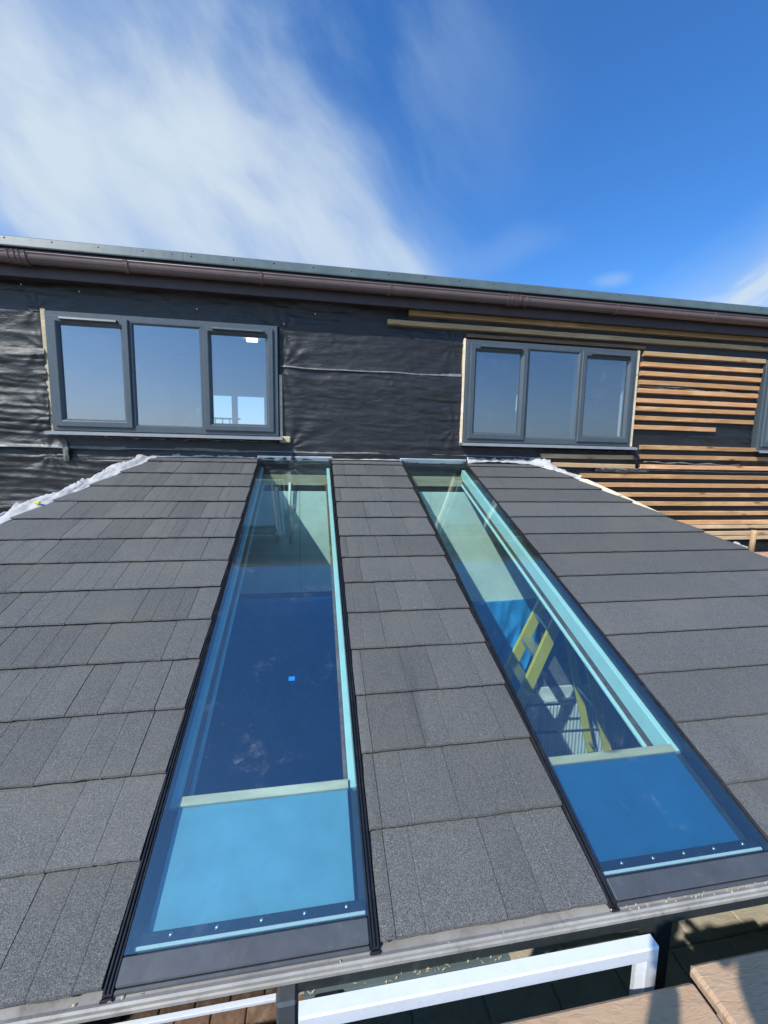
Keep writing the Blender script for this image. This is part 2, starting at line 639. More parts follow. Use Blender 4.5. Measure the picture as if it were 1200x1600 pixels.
def make_stone(name, a, b, cst, scale=3.0, bump=0.6):
    m, t, bs = mat(name)
    pos = t.new('ShaderNodeNewGeometry').outputs['Position']
    rnd = t.new('ShaderNodeObjectInfo').outputs['Random']
    off = t.new('ShaderNodeCombineXYZ')
    t.link(t.math('MULTIPLY', rnd, 19.0), off.inputs[0])
    p = t.vmath('ADD', pos, off.outputs[0])
    n = t.noise(p, scale, 8, 0.65, 0.5).outputs[0]
    c = t.ramp(n, [(0.25, a), (0.5, b), (0.78, cst)])
    n2 = t.noise(t.vmath('MULTIPLY', p, (1, 3.5, 1)), scale * 6, 6, 0.65, 1.0).outputs[0]
    c = t.mix(t.math('MULTIPLY', t.smooth(n2, 0.5, 0.75), 0.35), c, tuple(x * 0.55 for x in a))
    t.link(c, bs.inputs['Base Color'])
    bs.inputs['Roughness'].default_value = 0.8
    bp = t.new('ShaderNodeBump')
    bp.inputs['Strength'].default_value = bump
    bp.inputs['Distance'].default_value = 0.008
    t.link(n2, bp.inputs['Height'])
    t.link(bp.outputs[0], bs.inputs['Normal'])
    return m


TILE = make_tile_mat()
TILE_EDGE_SHADE = plain('dark tile edge with lip shadow', (0.02, 0.02, 0.022), 0.8, bump=0.5, bscale=200)  # dark edge colour, also painting in the shadow line under each lip
DECK = plain('roof deck board', (0.10, 0.075, 0.05), 0.8)
BLACK = plain('black glazing bar', (0.012, 0.012, 0.014), 0.3, spec=0.6, dirt=(0.10, 0.095, 0.09), dirt_amt=0.25)
GREYMETAL = plain('anthracite aluminium', (0.060, 0.066, 0.076), 0.42, var=0.08, dirt=(0.15, 0.14, 0.13), dirt_amt=0.3)
ANTHRA = plain('anthracite window foil', (0.060, 0.077, 0.090), 0.38, var=0.05, bump=0.12, bscale=260, dirt=(0.14, 0.15, 0.15), dirt_amt=0.16)
ANTHRA_DK = plain('dark anthracite profile', (0.030, 0.036, 0.038), 0.4, var=0.1, dirt=(0.16, 0.15, 0.13), dirt_amt=0.3)
SILL = plain('grey window sill', (0.22, 0.235, 0.245), 0.32, var=0.08)
BEAMGREY = plain('pale eaves beam', (0.29, 0.275, 0.25), 0.5, var=0.16, scale=7, dirt=(0.11, 0.10, 0.085), dirt_amt=0.7)
BROWNPVC = plain('brown gutter plastic', (0.145, 0.098, 0.092), 0.36, var=0.08, scale=4, dirt=(0.24, 0.20, 0.19), dirt_amt=0.35)
BROWNDARK = plain('dark brown fascia', (0.045, 0.028, 0.026), 0.5, var=0.15)
TRIMGREEN = plain('slate green roof trim', (0.085, 0.115, 0.115), 0.36, var=0.1, scale=5, dirt=(0.14, 0.15, 0.145), dirt_amt=0.25)
WHITEPVC = plain('white upvc', (0.62, 0.65, 0.69), 0.3, var=0.02, dirt=(0.5, 0.48, 0.44), dirt_amt=0.22)
WHITEPAINT = plain('white painted lining', (0.78, 0.79, 0.78), 0.55, var=0.05, dirt=(0.55, 0.53, 0.5), dirt_amt=0.3)
SOFFIT = (plain('pale blue soffit film', (0.135, 0.32, 0.46), 0.5, var=0.06, dirt=(0.12, 0.26, 0.40), dirt_amt=0.5),
          plain('mid blue soffit film', (0.012, 0.10, 0.24), 0.5, var=0.08, dirt=(0.02, 0.085, 0.19), dirt_amt=0.4))
TEALPAINT = plain('pale teal lining', (0.56, 0.82, 0.83), 0.55, var=0.04)
PLASTER = plain('moisture board', (0.80, 0.90, 0.84), 0.8, var=0.07, scale=3, dirt=(0.5, 0.46, 0.38), dirt_amt=0.35)
ROOMWALL = plain('room wall paint', (0.62, 0.60, 0.58), 0.8, var=0.03, scale=2)
ROOMFLOOR = plain('room floor', (0.22, 0.16, 0.11), 0.5, var=0.2)
BLOCK = plain('rendered house wall', (0.15, 0.145, 0.14), 0.9, var=0.2)
MEMBRANE = make_membrane()
HEM = plain('membrane hem', (0.15, 0.145, 0.135), 0.5, var=0.25, scale=16)
UNDERLAY = make_white_sheet()
BATTEN = make_wood('treated batten timber', (0.35, 0.165, 0.065), (0.60, 0.345, 0.16))
BATTEN_PALE = make_wood('pale batten timber', (0.36, 0.22, 0.11), (0.54, 0.38, 0.21))  # paler, less orange tone for part of the battens and the post
PINE = make_wood('pale pine', (0.50, 0.39, 0.25), (0.66, 0.56, 0.40))
DARKWOOD = make_wood('dark stained timber', (0.10, 0.055, 0.03), (0.24, 0.15, 0.09))
ROOFGLASS = make_roof_glass()
CLEAR = make_clear_glass('inner pane', (0.96, 0.99, 0.985))
WINGLASS = make_window_glass()
YELLOW = plain('yellow fibreglass', (0.68, 0.56, 0.03), 0.4, var=0.06)
ALU = plain('bare aluminium', (0.62, 0.63, 0.64), 0.35, metal=0.8, var=0.08)
TARP = plain('blue tarpaulin', (0.03, 0.27, 0.66), 0.38, var=0.2, scale=6)
STICKER = plain('blue sticker', (0.005, 0.19, 0.55), 0.5, var=0.05)
SCREW = plain('screw head', (0.55, 0.56, 0.57), 0.35, metal=0.9, var=0.1)
LEAD = plain('pale flashing', (0.46, 0.50, 0.54), 0.4, var=0.1, metal=0.3)
SLAB = make_stone('brown paving slab', (0.32, 0.195, 0.11), (0.42, 0.275, 0.165), (0.48, 0.345, 0.22))
RIVEN = make_stone('riven patio stone', (0.30, 0.27, 0.20), (0.42, 0.38, 0.29), (0.52, 0.48, 0.38), 4.0, 1.0)
BRICKPAV = make_stone('brown brick paver', (0.13, 0.075, 0.05), (0.24, 0.15, 0.10), (0.44, 0.35, 0.27), 16.0, 1.0)
BRICK = make_stone('pink brick', (0.36, 0.19, 0.14), (0.46, 0.27, 0.20), (0.50, 0.36, 0.30), 9.0, 0.5)
MORTAR = plain('mortar', (0.36, 0.34, 0.31), 0.9, var=0.15)
GRASS = plain('rough grass', (0.05, 0.075, 0.025), 0.9, var=0.4, scale=0.8)
SKIN = plain('skin', (0.52, 0.33, 0.25), 0.55, var=0.05)
CLOTH = plain('navy work jacket', (0.03, 0.035, 0.05), 0.85, var=0.15)
JEANS = plain('grey work trousers', (0.07, 0.07, 0.075), 0.85, var=0.15)
HAIR = plain('brown hair', (0.06, 0.035, 0.02), 0.6, var=0.2)
PHONE = plain('black phone case', (0.01, 0.01, 0.012), 0.3)
BAG = plain('pale rubble bag', (0.52, 0.50, 0.46), 0.6, var=0.15)
YELLOWTAPE = plain('yellow tape', (0.75, 0.6, 0.02), 0.5)
PICTURE = plain('framed print', (0.42, 0.42, 0.40), 0.6, var=0.25, scale=14)
LAMPBLACK = plain('dark lamp', (0.03, 0.03, 0.032), 0.5)

def make_glow():
    m, t, bs = mat('lit lamp diffuser')
    bs.inputs['Base Color'].default_value = (0.8, 0.8, 0.78, 1)
    bs.inputs['Emission Color'].default_value = (1.0, 0.96, 0.88, 1)
    bs.inputs['Emission Strength'].default_value = 2.2
    return m


LAMPGLOW = make_glow()

# ------------------------------------------------------------------ ground
g = MB()
g.box(-400, 400, -400, 400, -1.0, -0.06)
tag(g.build('ground', GRASS), kind='structure')

patio = MB()
patio.box(-3.2, 5.2, -3.10, -0.004, -0.058, -0.022)
patio = tag(patio.build('patio', MORTAR), kind='structure')
# riven slabs on the right, brick pavers on the left
for i in range(10):
    for j in range(5):
        x, y = 0.12 + i * 0.46 + (0.2 if j % 2 else 0), -3.06 + j * 0.46
        MB().box(x, x + 0.448, y, y + 0.448, -0.04, 0.0 + random.uniform(-0.003, 0.004), 0.008).build('paving_slab', RIVEN, patio)
bricks = []
brick_me = MB().box(0, 0.198, 0, 0.098, -0.04, 0.0, 0.006).mesh('brick_paver', BRICKPAV)
for i in range(12):
    for j in range(16):
        x = -2.45 + i * 0.205 + (0.1 if j % 2 else 0)
        if x > -0.10:
            continue
        o = bpy.data.objects.new('brick_paver', brick_me)
        COL.objects.link(o)
        o.parent = patio
        o.location = (x, -2.7 + j * 0.105, random.uniform(-0.004, 0.004))

TZ = 2.03                                                   # raised terrace the photograph is taken from
ter = MB()
ter.box(-9, 10, -16, -3.12, -0.059, TZ - 0.036)
ter.box(-9, 10, -16, -4.36, TZ - 0.036, TZ - 0.002)
terrace = tag(ter.build('terrace', MORTAR), kind='structure')
for i in range(-6, 6):
    x = 0.94 + i * 0.62
    dy = 0.03 if i == 0 else random.uniform(-0.006, 0.006)
    dz = 0.006 if i == 0 else random.uniform(-0.003, 0.003)
    for j in range(2):
        y1 = -3.075 - j * 0.62 + (dy if j == 0 else 0)
        MB().box(x + 0.004, x + 0.613, y1 - 0.61 - (dy if j == 0 else 0), y1, TZ - 0.034 + dz, TZ + dz, 0.009).build('paving_slab', SLAB, terrace)

# ------------------------------------------------------------------ house
house = thing('house', 'house wall wrapped in black membrane with grey windows and bare timber battens', 'house', (0, 0.1, 0))
WS = (3.828 - 0.07) / 3.828                                  # windows stand 7 cm proud of the wall


def wx(x):
    return x * WS


def wz(z):
    return 3.3 + z * WS


WINDOWS = [(wx(-2.068), wx(-0.297), wz(0.198), wz(1.1205)),
           (wx(1.393), wx(3.163), wz(0.19), wz(1.1215)),
           (wx(4.69), wx(6.46), wz(0.19), wz(1.1215))]
WALL_TOP = 4.70
wall = MB()
edges = [-8.0]
for a, b, c, d in WINDOWS:
    edges += [a, b]
edges.append(10.0)
for i in range(0, len(edges), 2):
    wall.box(edges[i], edges[i + 1], 0.0, 0.10, -0.055, WALL_TOP)
for a, b, c, d in WINDOWS:
    wall.box(a, b, 0.0, 0.10, -0.055, c)
    wall.box(a, b, 0.0, 0.10, d, WALL_TOP)
wall.build('wall', BLOCK, house)
# rooms behind the windows
rm = MB()
rm.box(-8, 10, 0.102, 3.6, 2.5, 2.62)
rm.build('room_floor', ROOMFLOOR, house)
rm = MB()
rm.box(-8, 10, 0.102, 3.6, 4.64, 4.69)
rm.build('room_ceiling', WHITEPAINT, house)
rm = MB()
for x in (-4.0, 0.6, 6.6):
    rm.box(x, x + 0.1, 0.102, 3.5, 2.621, 4.639)
for a, b, c, d in ((-8, -1.72, 2.5, 4.70), (-0.74, 10, 2.5, 4.70), (-1.72, -0.74, 4.35, 4.70), (-1.72, -0.74, 2.5, 3.2)):
    rm.box(a, b, 3.5, 3.6, c, d)
rm.box(-8, -7.9, 0.102, 3.5, -0.05, 4.7)
rm.box(9.9, 10, 0.102, 3.5, -0.05, 4.7)
rm.box(-8, 10, 3.5, 3.6, -0.05, 2.499)
rm.build('room_wall', ROOMWALL, house)
fr = MB()
fr.frame(-1.72, -0.74, 3.2, 4.35, [(0, 3.49), (0, 3.44), (0.05, 3.44), (0.05, 3.49)])
fr.box(-1.30, -1.21, 3.44, 3.49, 3.25, 4.30)
fr.box(-1.64, -1.60, 3.445, 3.488, 3.25, 4.30)
fr.build('far_window_frame', WHITEPVC, house)
rl = MB()
for i in range(7):
    rl.tube([(-1.35 + i * 0.1 - 0.35, 2.7, 3.0), (-1.35 + i * 0.1 - 0.35, 2.7, 3.86)], 0.008, 6)
rl.tube([(-1.75, 2.7, 3.87), (-1.05, 2.7, 3.87)], 0.014, 6)
rl.build('stair_railing', WHITEPVC, house)
cl_ = MB()
cl_.box(-0.735, -0.615, 1.235, 1.285, 4.60, 4.639, 0.004)
cl_.build('ceiling_light', LAMPGLOW, house)

# roof slab, fascia, trim and gutter
MB().box(-8.1, 10.1, -0.12, 3.7, 4.72, 4.86).build('roof', GREYMETAL, house)
MB().box(-8.1, 10.1, -0.148, -0.122, 4.60, 4.795, 0.003).build('fascia_board', BROWNDARK, house)
MB().box(-8.1, 10.1, -0.121, -0.02, 4.615, 4.635).build('soffit_board', BROWNDARK, house)
TRIM_X = [-8.1, -3.3, -1.007, 1.322, 3.65, 5.98, 10.1]
for a, b in zip(TRIM_X[:-1], TRIM_X[1:]):
    m = MB()
    dy = random.uniform(-0.002, 0.002)
    m.sweep_x([(-0.150 + dy, 4.798), (-0.166 + dy, 4.800), (-0.168 + dy, 4.808), (-0.160 + dy, 4.868), (-0.150, 4.876), (0.12, 4.884), (0.12, 4.876), (-0.148, 4.866)], a + 0.001, b - 0.001 + (0.02 if b < 10 else 0))
    m.build('roof_trim', TRIMGREEN, house)
TRIM_SCREWS = [-2.51, -2.201, -1.893, -1.582, -1.274, -1.068, -0.928]
x = -0.618
while x < 5.4:
    TRIM_SCREWS.append(x)
    x += 0.31
scr_me = MB().tube([(0, 0, 0), (0, -0.007, 0)], [0.0075, 0.005], 8).mesh('trim_screw', TRIMGREEN)
for x in TRIM_SCREWS:
    o = bpy.data.objects.new('trim_screw', scr_me)
    COL.objects.link(o)
    o.parent = house
    o.location = Vector((x, -0.160, 4.852 + random.uniform(-0.004, 0.004))) - house.location


def gutter_profile(r, cy, cz, th, lip=0.010):
    out = [(cy + r * math.cos(a), cz + r * math.sin(a)) for a in [math.pi + math.pi * k / 12 for k in range(13)]]
    out = [(cy - r - lip * 0.4, cz + lip)] + out + [(cy + r, cz + lip)]
    inn = [(cy + (r - th) * math.cos(a), cz + (r - th) * math.sin(a)) for a in [2 * math.pi - math.pi * k / 12 for k in range(13)]]
    inn = [(cy + r - th, cz + lip)] + inn + [(cy - r + th, cz + lip)]
    return out + inn


GY, GZ, GR = -0.203, 4.722, 0.049
gut = MB()
gut.sweep_x(gutter_profile(GR, GY, GZ, 0.004), -8.1, 10.1)
gut.tube([(-8.1, GY - GR, GZ + 0.012), (10.1, GY - GR, GZ + 0.012)], 0.0065, 8)
gut.build('gutter', BROWNPVC, house)
for x in (-2.98, -1.368, -0.402, 0.619, 1.83, 2.715, 3.738, 4.7):
    m = MB()
    m.sweep_x(gutter_profile(GR + 0.007, GY, GZ, 0.005, 0.016), x - 0.014, x + 0.014)
    m.box(x - 0.02, x + 0.02, -0.152, -0.149, GZ - 0.03, GZ + 0.06)
    m.build('gutter_bracket', BROWNPVC, house)
for x in (-2.085, 1.715):
    m = MB()
    m.sweep_x(gutter_profile(GR + 0.005, GY, GZ, 0.004, 0.016), x - 0.06, x + 0.06)
    for q in (-0.055, -0.015, 0.015, 0.055):
        m.sweep_x(gutter_profile(GR + 0.010, GY, GZ, 0.004, 0.018), x + q - 0.007, x + q + 0.007)
    m.build('gutter_joint', BROWNPVC, house)

# black membrane in lapped sheets
MEM_X0, MEM_X1 = -3.4, 5.6
ANCH = [(wx(-2.07) - 0.05, 4.12, 0.010, 8, 0.30), (wx(-2.07) - 0.04, 3.62, 0.010, 11, 0.30), (-0.20, 3.40, 0.012, 9, 0.34), (-0.25, 4.08, 0.008, 12, 0.4),
        (1.30, 3.62, 0.009, 10, 0.35), (-0.24, 4.36, 0.008, 9, 0.4), (-2.10, 4.42, 0.008, 8, 0.35), (4.6, 3.55, 0.012, 9, 0.35), (-2.08, 3.30, 0.014, 8, 0.25), (1.25, 4.35, 0.007, 9, 0.3)]


def sheet(z0, z1, yoff, seed, hem=0.02, xa=MEM_X0, xb=MEM_X1, slack=1.0, hem_mat=1):
    nx = int((xb - xa) / 0.012)
    nz = max(6, int((z1 - z0) / 0.011))
    xs = np.linspace(xa, xb, nx + 1)
    vs_ = np.linspace(0, 1, nz + 1)
    X, V = np.meshgrid(xs, vs_)
    zb = z0 + 0.022 * (vnoise(X * 0.9 + 3, X * 0, seed) - 0.5) + 0.010 * (vnoise(X * 4.2, X * 0, seed + 1) - 0.5)
    Z = zb + (z1 - zb) * V
    wz_ = Z + 0.05 * (vnoise(X * 1.3, Z * 2, seed + 2) - 0.5) + 0.08 * (vnoise(X * 0.5, Z * 0.4, seed + 9) - 0.5)
    amp = 0.2 + 1.5 * vnoise(X * 0.8, Z * 1.5, seed + 3) ** 1.7 + 0.35 * np.clip((-1.2 - X) / 0.8, 0, 1)
    H = 0.0085 * ridge(X * 0.9, wz_ * 8, seed + 4) * amp
    H += 0.0070 * ridge(X * 1.8, wz_ * 19 + X * 0.8, seed + 5) * amp
    H += 0.0052 * ridge(X * 3.6, wz_ * 34 + X * 1.5, seed + 6) * amp
    H += 0.0036 * ridge(X * 9 + wz_ * 6, wz_ * 30 - X * 3, seed + 7)
    H += 0.011 * vnoise(X * 0.8, Z * 1.1, seed + 8)
    H += (0.010 + 0.016 * np.clip((-1.0 - X) / 0.9, 0, 1)) * ridge(X * 0.33 + 4, wz_ * 3.4 - X * 0.25, seed + 12) ** 2
    for axx, azz, a, k, r0 in ANCH:
        dx, dz = X - axx, Z - azz
        r = np.hypot(dx, dz)
        th = np.arctan2(dz, dx)
        H += a * np.exp(-r / r0) * (0.5 + 0.5 * np.sin(th * k + 1.7 * vnoise(th * 1.5 + 20, r * 3, seed))) * np.clip(r / 0.05, 0, 1)
    H *= slack
    # loose hem curling outward at the bottom lap
    dist = (Z - zb)
    curl = np.clip(1 - dist / (hem * 2.2), 0, 1) ** 2
    H += curl * hem * (0.12 + 1.15 * vnoise(X * 1.8, X * 0 + 2, seed + 10) ** 1.6)
    Y = yoff - H
    keep = []
    hemf = []
    hw = 0.004 + 0.016 * vnoise(xs * 1.4, xs * 0 + 5, seed + 11) ** 1.5
    for j in range(nz):
        for i in range(nx):
            cx, cz = 0.5 * (xs[i] + xs[i + 1]), 0.25 * (Z[j, i] + Z[j + 1, i] + Z[j, i + 1] + Z[j + 1, i + 1])
            hole = False
            for a, b, c, d in WINDOWS:
                if a - 0.028 < cx < b + 0.012 and c - 0.01 < cz < d + 0.004:
                    hole = True
                    break
            if hole:
                continue
            q = j * (nx + 1) + i
            keep.append((q, q + 1, q + nx + 2, q + nx + 1))
            hemf.append(hem_mat if dist[j, i] < hw[i] and hem_mat else 0)
    m = MB()
    m.v = [Vector(p) for p in np.stack([X, Y, Z], -1).reshape(-1, 3)]
    m.f, m.m, m.sm = keep, hemf, [True] * len(keep)
    return m.build('membrane_sheet', [MEMBRANE, HEM], house, recalc=False)


sheet(4.085, 4.62, -0.012, 21, 0.022, slack=0.85)
sheet(3.36, 4.12, -0.006, 35, 0.020)
sheet(3.245, 3.40, -0.003, 47, 0.018)
sheet(2.15, 3.28, -0.001, 59, 0.0, hem_mat=0)
for a, b in ((-8, MEM_X0 + 0.01), (MEM_X1 - 0.01, 10)):
    MB().box(a, b, -0.018, -0.0005, 0.0, 4.62).build('membrane_sheet', MEMBRANE, house)
stp = MB().tube([(0, 0, 0), (0, -0.004, 0)], 0.006, 6).mesh('cap_nail', WHITEPVC)
for x, z in ((-2.19, 4.585), (-1.79, 4.565), (-0.24, 4.43), (0.02, 4.53), (-0.93, 4.50)):
    o = bpy.data.objects.new('cap_nail', stp)
    COL.objects.link(o)
    o.parent = house
    o.location = Vector((x, -0.034, z)) - house.location

# battens: height, left end, right end, pale or orange
BATTENS = [(4.592, 0.83, 7, 1), (4.508, 0.641, 7, 1), (4.385, 3.19, 4.60, 1), (4.288, 3.17, 4.575, 0), (4.202, 3.165, 4.57, 0),
           (4.112, 3.16, 4.56, 0), (4.033, 3.15, 4.555, 0), (3.943, 3.145, 4.55, 0), (3.862, 3.135, 4.545, 0), (3.770, 3.13, 4.54, 0),
           (3.680, 3.135, 4.087, 0), (3.485, 3.25, 7, 0), (3.39, 3.23, 7, 0), (3.292, 3.26, 7, 0), (3.378, 2.165, 3.20, 1),
           (3.292, 2.298, 3.19, 1), (3.192, 2.60, 7, 0), (3.102, 2.66, 7, 0), (3.007, 2.68, 7, 0), (2.911, 2.80, 7, 0), (2.809, 2.93, 7, 0),
           (2.716, 3.05, 7, 0), (2.668, 3.12, 7, 1), (2.592, 3.22, 7, 1), (2.543, 3.28, 7, 1)]
for k, (z, a, b, pale) in enumerate(BATTENS):
    m = MB()
    y0 = -0.024
    h = 0.0225
    n = max(2, int((b - a) / 0.5))
    rg = random.Random(k)
    dz0, dz1 = rg.uniform(-0.004, 0.004), rg.uniform(-0.004, 0.004)
    tw = rg.uniform(-0.003, 0.003)
    vs, fs = [], []
    for i in range(n + 1):
        x = a + (b - a) * i / n
        z_ = z + dz0 + (dz1 - dz0) * i / n + rg.uniform(-0.0015, 0.0015)
        dy = rg.uniform(-0.002, 0.002)
        for yy, zz in ((y0 + 0.004, -h), (y0 - 0.034 + dy, -h + 0.002), (y0 - 0.037 + dy, -h + 0.004), (y0 - 0.037 + dy - tw, h - 0.004), (y0 - 0.034 + dy, h - 0.001), (y0 + 0.004, h)):
            vs.append((x, yy, z_ + zz))
    for i in range(n):
        for j in range(6):
            fs.append((i * 6 + j, i * 6 + (j + 1) % 6, (i + 1) * 6 + (j + 1) % 6, (i + 1) * 6 + j))
    fs += [tuple(range(6)), tuple(range(n * 6 + 5, n * 6 - 1, -1))]
    m.add(vs, fs)
    m.build('batten', BATTEN_PALE if pale else BATTEN, house)
MB().box(1.37, 3.20, -0.052, -0.022, 4.425, 4.455, 0.002).build('batten', DARKWOOD, house, label='dark thin batten above the window')
# loose membrane tails between battens
for (x0, x1, z, sd) in ((3.16, 4.56, 4.075, 3), (3.30, 4.45, 3.338, 5)):
    m = MB()
    pts = []
    rg = random.Random(sd)
    for i in range(24):
        x = x0 + (x1 - x0) * i / 23
        pts.append((x, -0.035 - 0.008 * rg.random(), z - 0.02 * (i / 23) + 0.006 * math.sin(i * 0.9)))
    m.tube(pts, [0.004 + 0.006 * rg.random() for _ in pts], 6)
    m.build('membrane_tail', HEM, house)

# windows
OUTER = [(0, 0.02), (0, -0.066), (0.004, -0.070), (0.043, -0.070), (0.047, -0.066), (0.047, 0.02)]
SASH = [(0, -0.034), (0, -0.080), (0.007, -0.088), (0.042, -0.088), (0.048, -0.084), (0.064, -0.066), (0.064, -0.034)]
BEAD = [(0, -0.034), (0, -0.069), (0.006, -0.069), (0.018, -0.058), (0.018, -0.034)]


def build_window(i, x0, x1, z0, z1):
    w = part_empty('window', house, ['three light grey window with pale sky in its panes', 'darker grey three light window beside the battens', 'grey window cut off by the right edge'][i])
    W = x1 - x0
    f = MB()
    f.frame(x0, x1, z0, z1, OUTER)
    xm1, xm2 = x0 + W * 0.333, x0 + W * 0.667
    for xm in (xm1, xm2):
        f.box(xm - 0.028, xm + 0.028, -0.0695, 0.02, z0 + 0.046, z1 - 0.046, 0.003)
    f.build('window_frame', ANTHRA, w)
    lights = [(x0 + 0.034, xm1 + 0.016, True), (xm1 + 0.026, xm2 - 0.026, False), (xm2 - 0.016, x1 - 0.034, True)]
    for a, b, opening in lights:
        s = MB()
        if opening:
            s.frame(a, b, z0 + 0.03, z1 - 0.034, SASH)
            g0, g1, h0, h1 = a + 0.06, b - 0.06, z0 + 0.09, z1 - 0.094
            s.build('sash', ANTHRA, w)
            v = MB()
            vz = z1 - 0.062
            v.sweep_x([(-0.086, vz + 0.016), (-0.113, vz + 0.010), (-0.116, vz - 0.004), (-0.108, vz - 0.010), (-0.086, vz - 0.010)], a + 0.085, b - 0.075)
            v.build('trickle_vent', ANTHRA, w)
        else:
            s.frame(a, b, z0 + 0.044, z1 - 0.044, BEAD)
            g0, g1, h0, h1 = a + 0.014, b - 0.014, z0 + 0.058, z1 - 0.058
            s.build('glazing_bead', ANTHRA, w)
        # slightly different set of each pane, as real units sit
        pm = MB()
        ty, tx = random.uniform(-0.0012, 0.0012), random.uniform(-0.0012, 0.0012)
        vs = [(g0, -0.056 + ty, h0 + 0), (g1, -0.056 - ty, h0), (g1, -0.056 - ty + tx, h1), (g0, -0.056 + ty + tx, h1)]
        vb = [(x, y + 0.024, z) for x, y, z in vs]
        pm.add(vs + vb, [(0, 1, 2, 3)], 0)
        pm.add(vs + vb, [(7, 6, 5, 4), (0, 4, 5, 1), (1, 5, 6, 2), (2, 6, 7, 3), (3, 7, 4, 0)], 1)
        pm.build('pane', [WINGLASS, CLEAR], w)
    s = MB()
    s.sweep_x([(0.0, z0 - 0.004), (-0.072, z0 - 0.004), (-0.130, z0 - 0.012), (-0.132, z0 - 0.034), (-0.126, z0 - 0.034), (-0.124, z0 - 0.018), (0.0, z0 - 0.012)], x0 - 0.03, x1 + 0.035)
    s.build('window_sill', SILL, w)
    h = MB()
    h.box(xm1 - 0.052, xm1 - 0.040, -0.026, -0.012, z0 + 0.30, z0 + 0.40, 0.003)
    h.box(xm1 - 0.052, xm1 - 0.040, -0.030, -0.020, z0 + 0.38, z0 + 0.45, 0.003)
    h.build('window_handle', WHITEPVC, w)
    # white room-side reveal behind the frame
    rv = MB()
    rv.frame(x0 - 0.0, x1 + 0.0, z0 - 0.0, z1 + 0.0, [(0, 0.021), (0, 0.102), (-0.02, 0.102), (-0.02, 0.116), (0.008, 0.116), (0.008, 0.021)])
    rv.build('window_reveal', WHITEPVC, w)
    return w


for i, q in enumerate(WINDOWS):
    build_window(i, *q)
W0, W1 = WINDOWS[0], WINDOWS[1]
tl = MB()
tl.add([(W0[0] - 0.040, -0.045, W0[3] + 0.02), (W0[0] - 0.006, -0.045, W0[3] + 0.02), (W0[0] - 0.003, -0.045, W0[2] - 0.01), (W0[0] - 0.028, -0.045, W0[2] - 0.01),
        (W0[0] - 0.040, 0.0, W0[3] + 0.02), (W0[0] - 0.006, 0.0, W0[3] + 0.02), (W0[0] - 0.003, 0.0, W0[2] - 0.01), (W0[0] - 0.028, 0.0, W0[2] - 0.01)],
       [(0, 1, 2, 3), (4, 7, 6, 5), (0, 4, 5, 1), (1, 5, 6, 2), (2, 6, 7, 3), (3, 7, 4, 0)])
tl.build('timber_lining', PINE, house)
MB().box(W0[1] + 0.006, W0[1] + 0.030, -0.035, 0.0, W0[2] - 0.05, W0[2] + 0.52, 0.002).build('timber_lining', PINE, house)
MB().box(W1[0] - 0.022, W1[0] - 0.004, -0.058, 0.0, W1[2] - 0.03, W1[3] + 0.01, 0.002).build('timber_lining', PINE, house)
MB().box(W1[1] + 0.004, W1[1] + 0.030, -0.062, 0.0, W1[2] - 0.0, W1[3] + 0.005, 0.002).build('timber_lining', PINE, house)
MB().box(W0[1] + 0.012, W0[1] + 0.10, -0.055, 0.0, W0[2] - 0.055, W0[2] + 0.002, 0.01).build('broken_block', PINE, house, label='broken end of pale timber under the window corner')
MB().box(W0[0] - 0.13, W0[0] - 0.045, -0.04, -0.01, W0[3] - 0.01, W0[3] + 0.03, 0.006).build('membrane_patch', MEMBRANE, house)

# wrinkled loose flaps of membrane hanging below the sills
def ribbon(path, wvec, nu, nv, amp, seed, mats, name, parent=None, updown=(0, 0, 1), edge=0.0, th=0.0015, taper=None):
    """crumpled strip: path points, width vector(s), noise along updown"""
    path = [Vector(p) for p in path]
    segs = [0.0]
    for a, b in zip(path[:-1], path[1:]):
        segs.append(segs[-1] + (b - a).length)
    L = segs[-1]
    us = np.linspace(0, 1, nu + 1)
    vs = np.linspace(0, 1, nv + 1)
    P = []
    n1 = lambda a, b, s: float(vnoise(np.array([a]), np.array([b]), s)[0])
    U = Vector(updown)
    for u in us:
        l = u * L
        k = 0
        while k < len(segs) - 2 and l > segs[k + 1]:
            k += 1
        p = path[k].lerp(path[k + 1], (l - segs[k]) / max(1e-6, segs[k + 1] - segs[k]))
        tp = taper(u) if taper else 1.0
        for v in vs:
            w = Vector(wvec(u) if callable(wvec) else wvec)
            wob = 1 + edge * (n1(l * 7, v * 2, seed + 1) - 0.5)
            rr = abs(2 * n1(l * 11 + v * 2.3, v * 3 + l * 2, seed) - 1)
            rr2 = abs(2 * n1(l * 27 + v * 5, v * 6, seed + 2) - 1)
            hgt = amp * tp * ((1 - rr) * 0.9 + (1 - rr2) * 0.4 - 0.45) * (0.25 + min(1, v * 2))
            P.append(p + w * (v * wob * tp) + U * hgt)
    m = MB()
    fs = []
    for i in range(nu):
        for j in range(nv):
            q = i * (nv + 1) + j
            fs.append((q, q + 1, q + nv + 2, q + nv + 1))
    m.v, m.f, m.m, m.sm = P, fs, [0] * len(fs), [True] * len(fs)
    o = m.build(name, mats, parent, recalc=False)
    so = o.modifiers.new('thickness', 'SOLIDIFY')
    so.thickness = th
    so.offset = 0
    return o


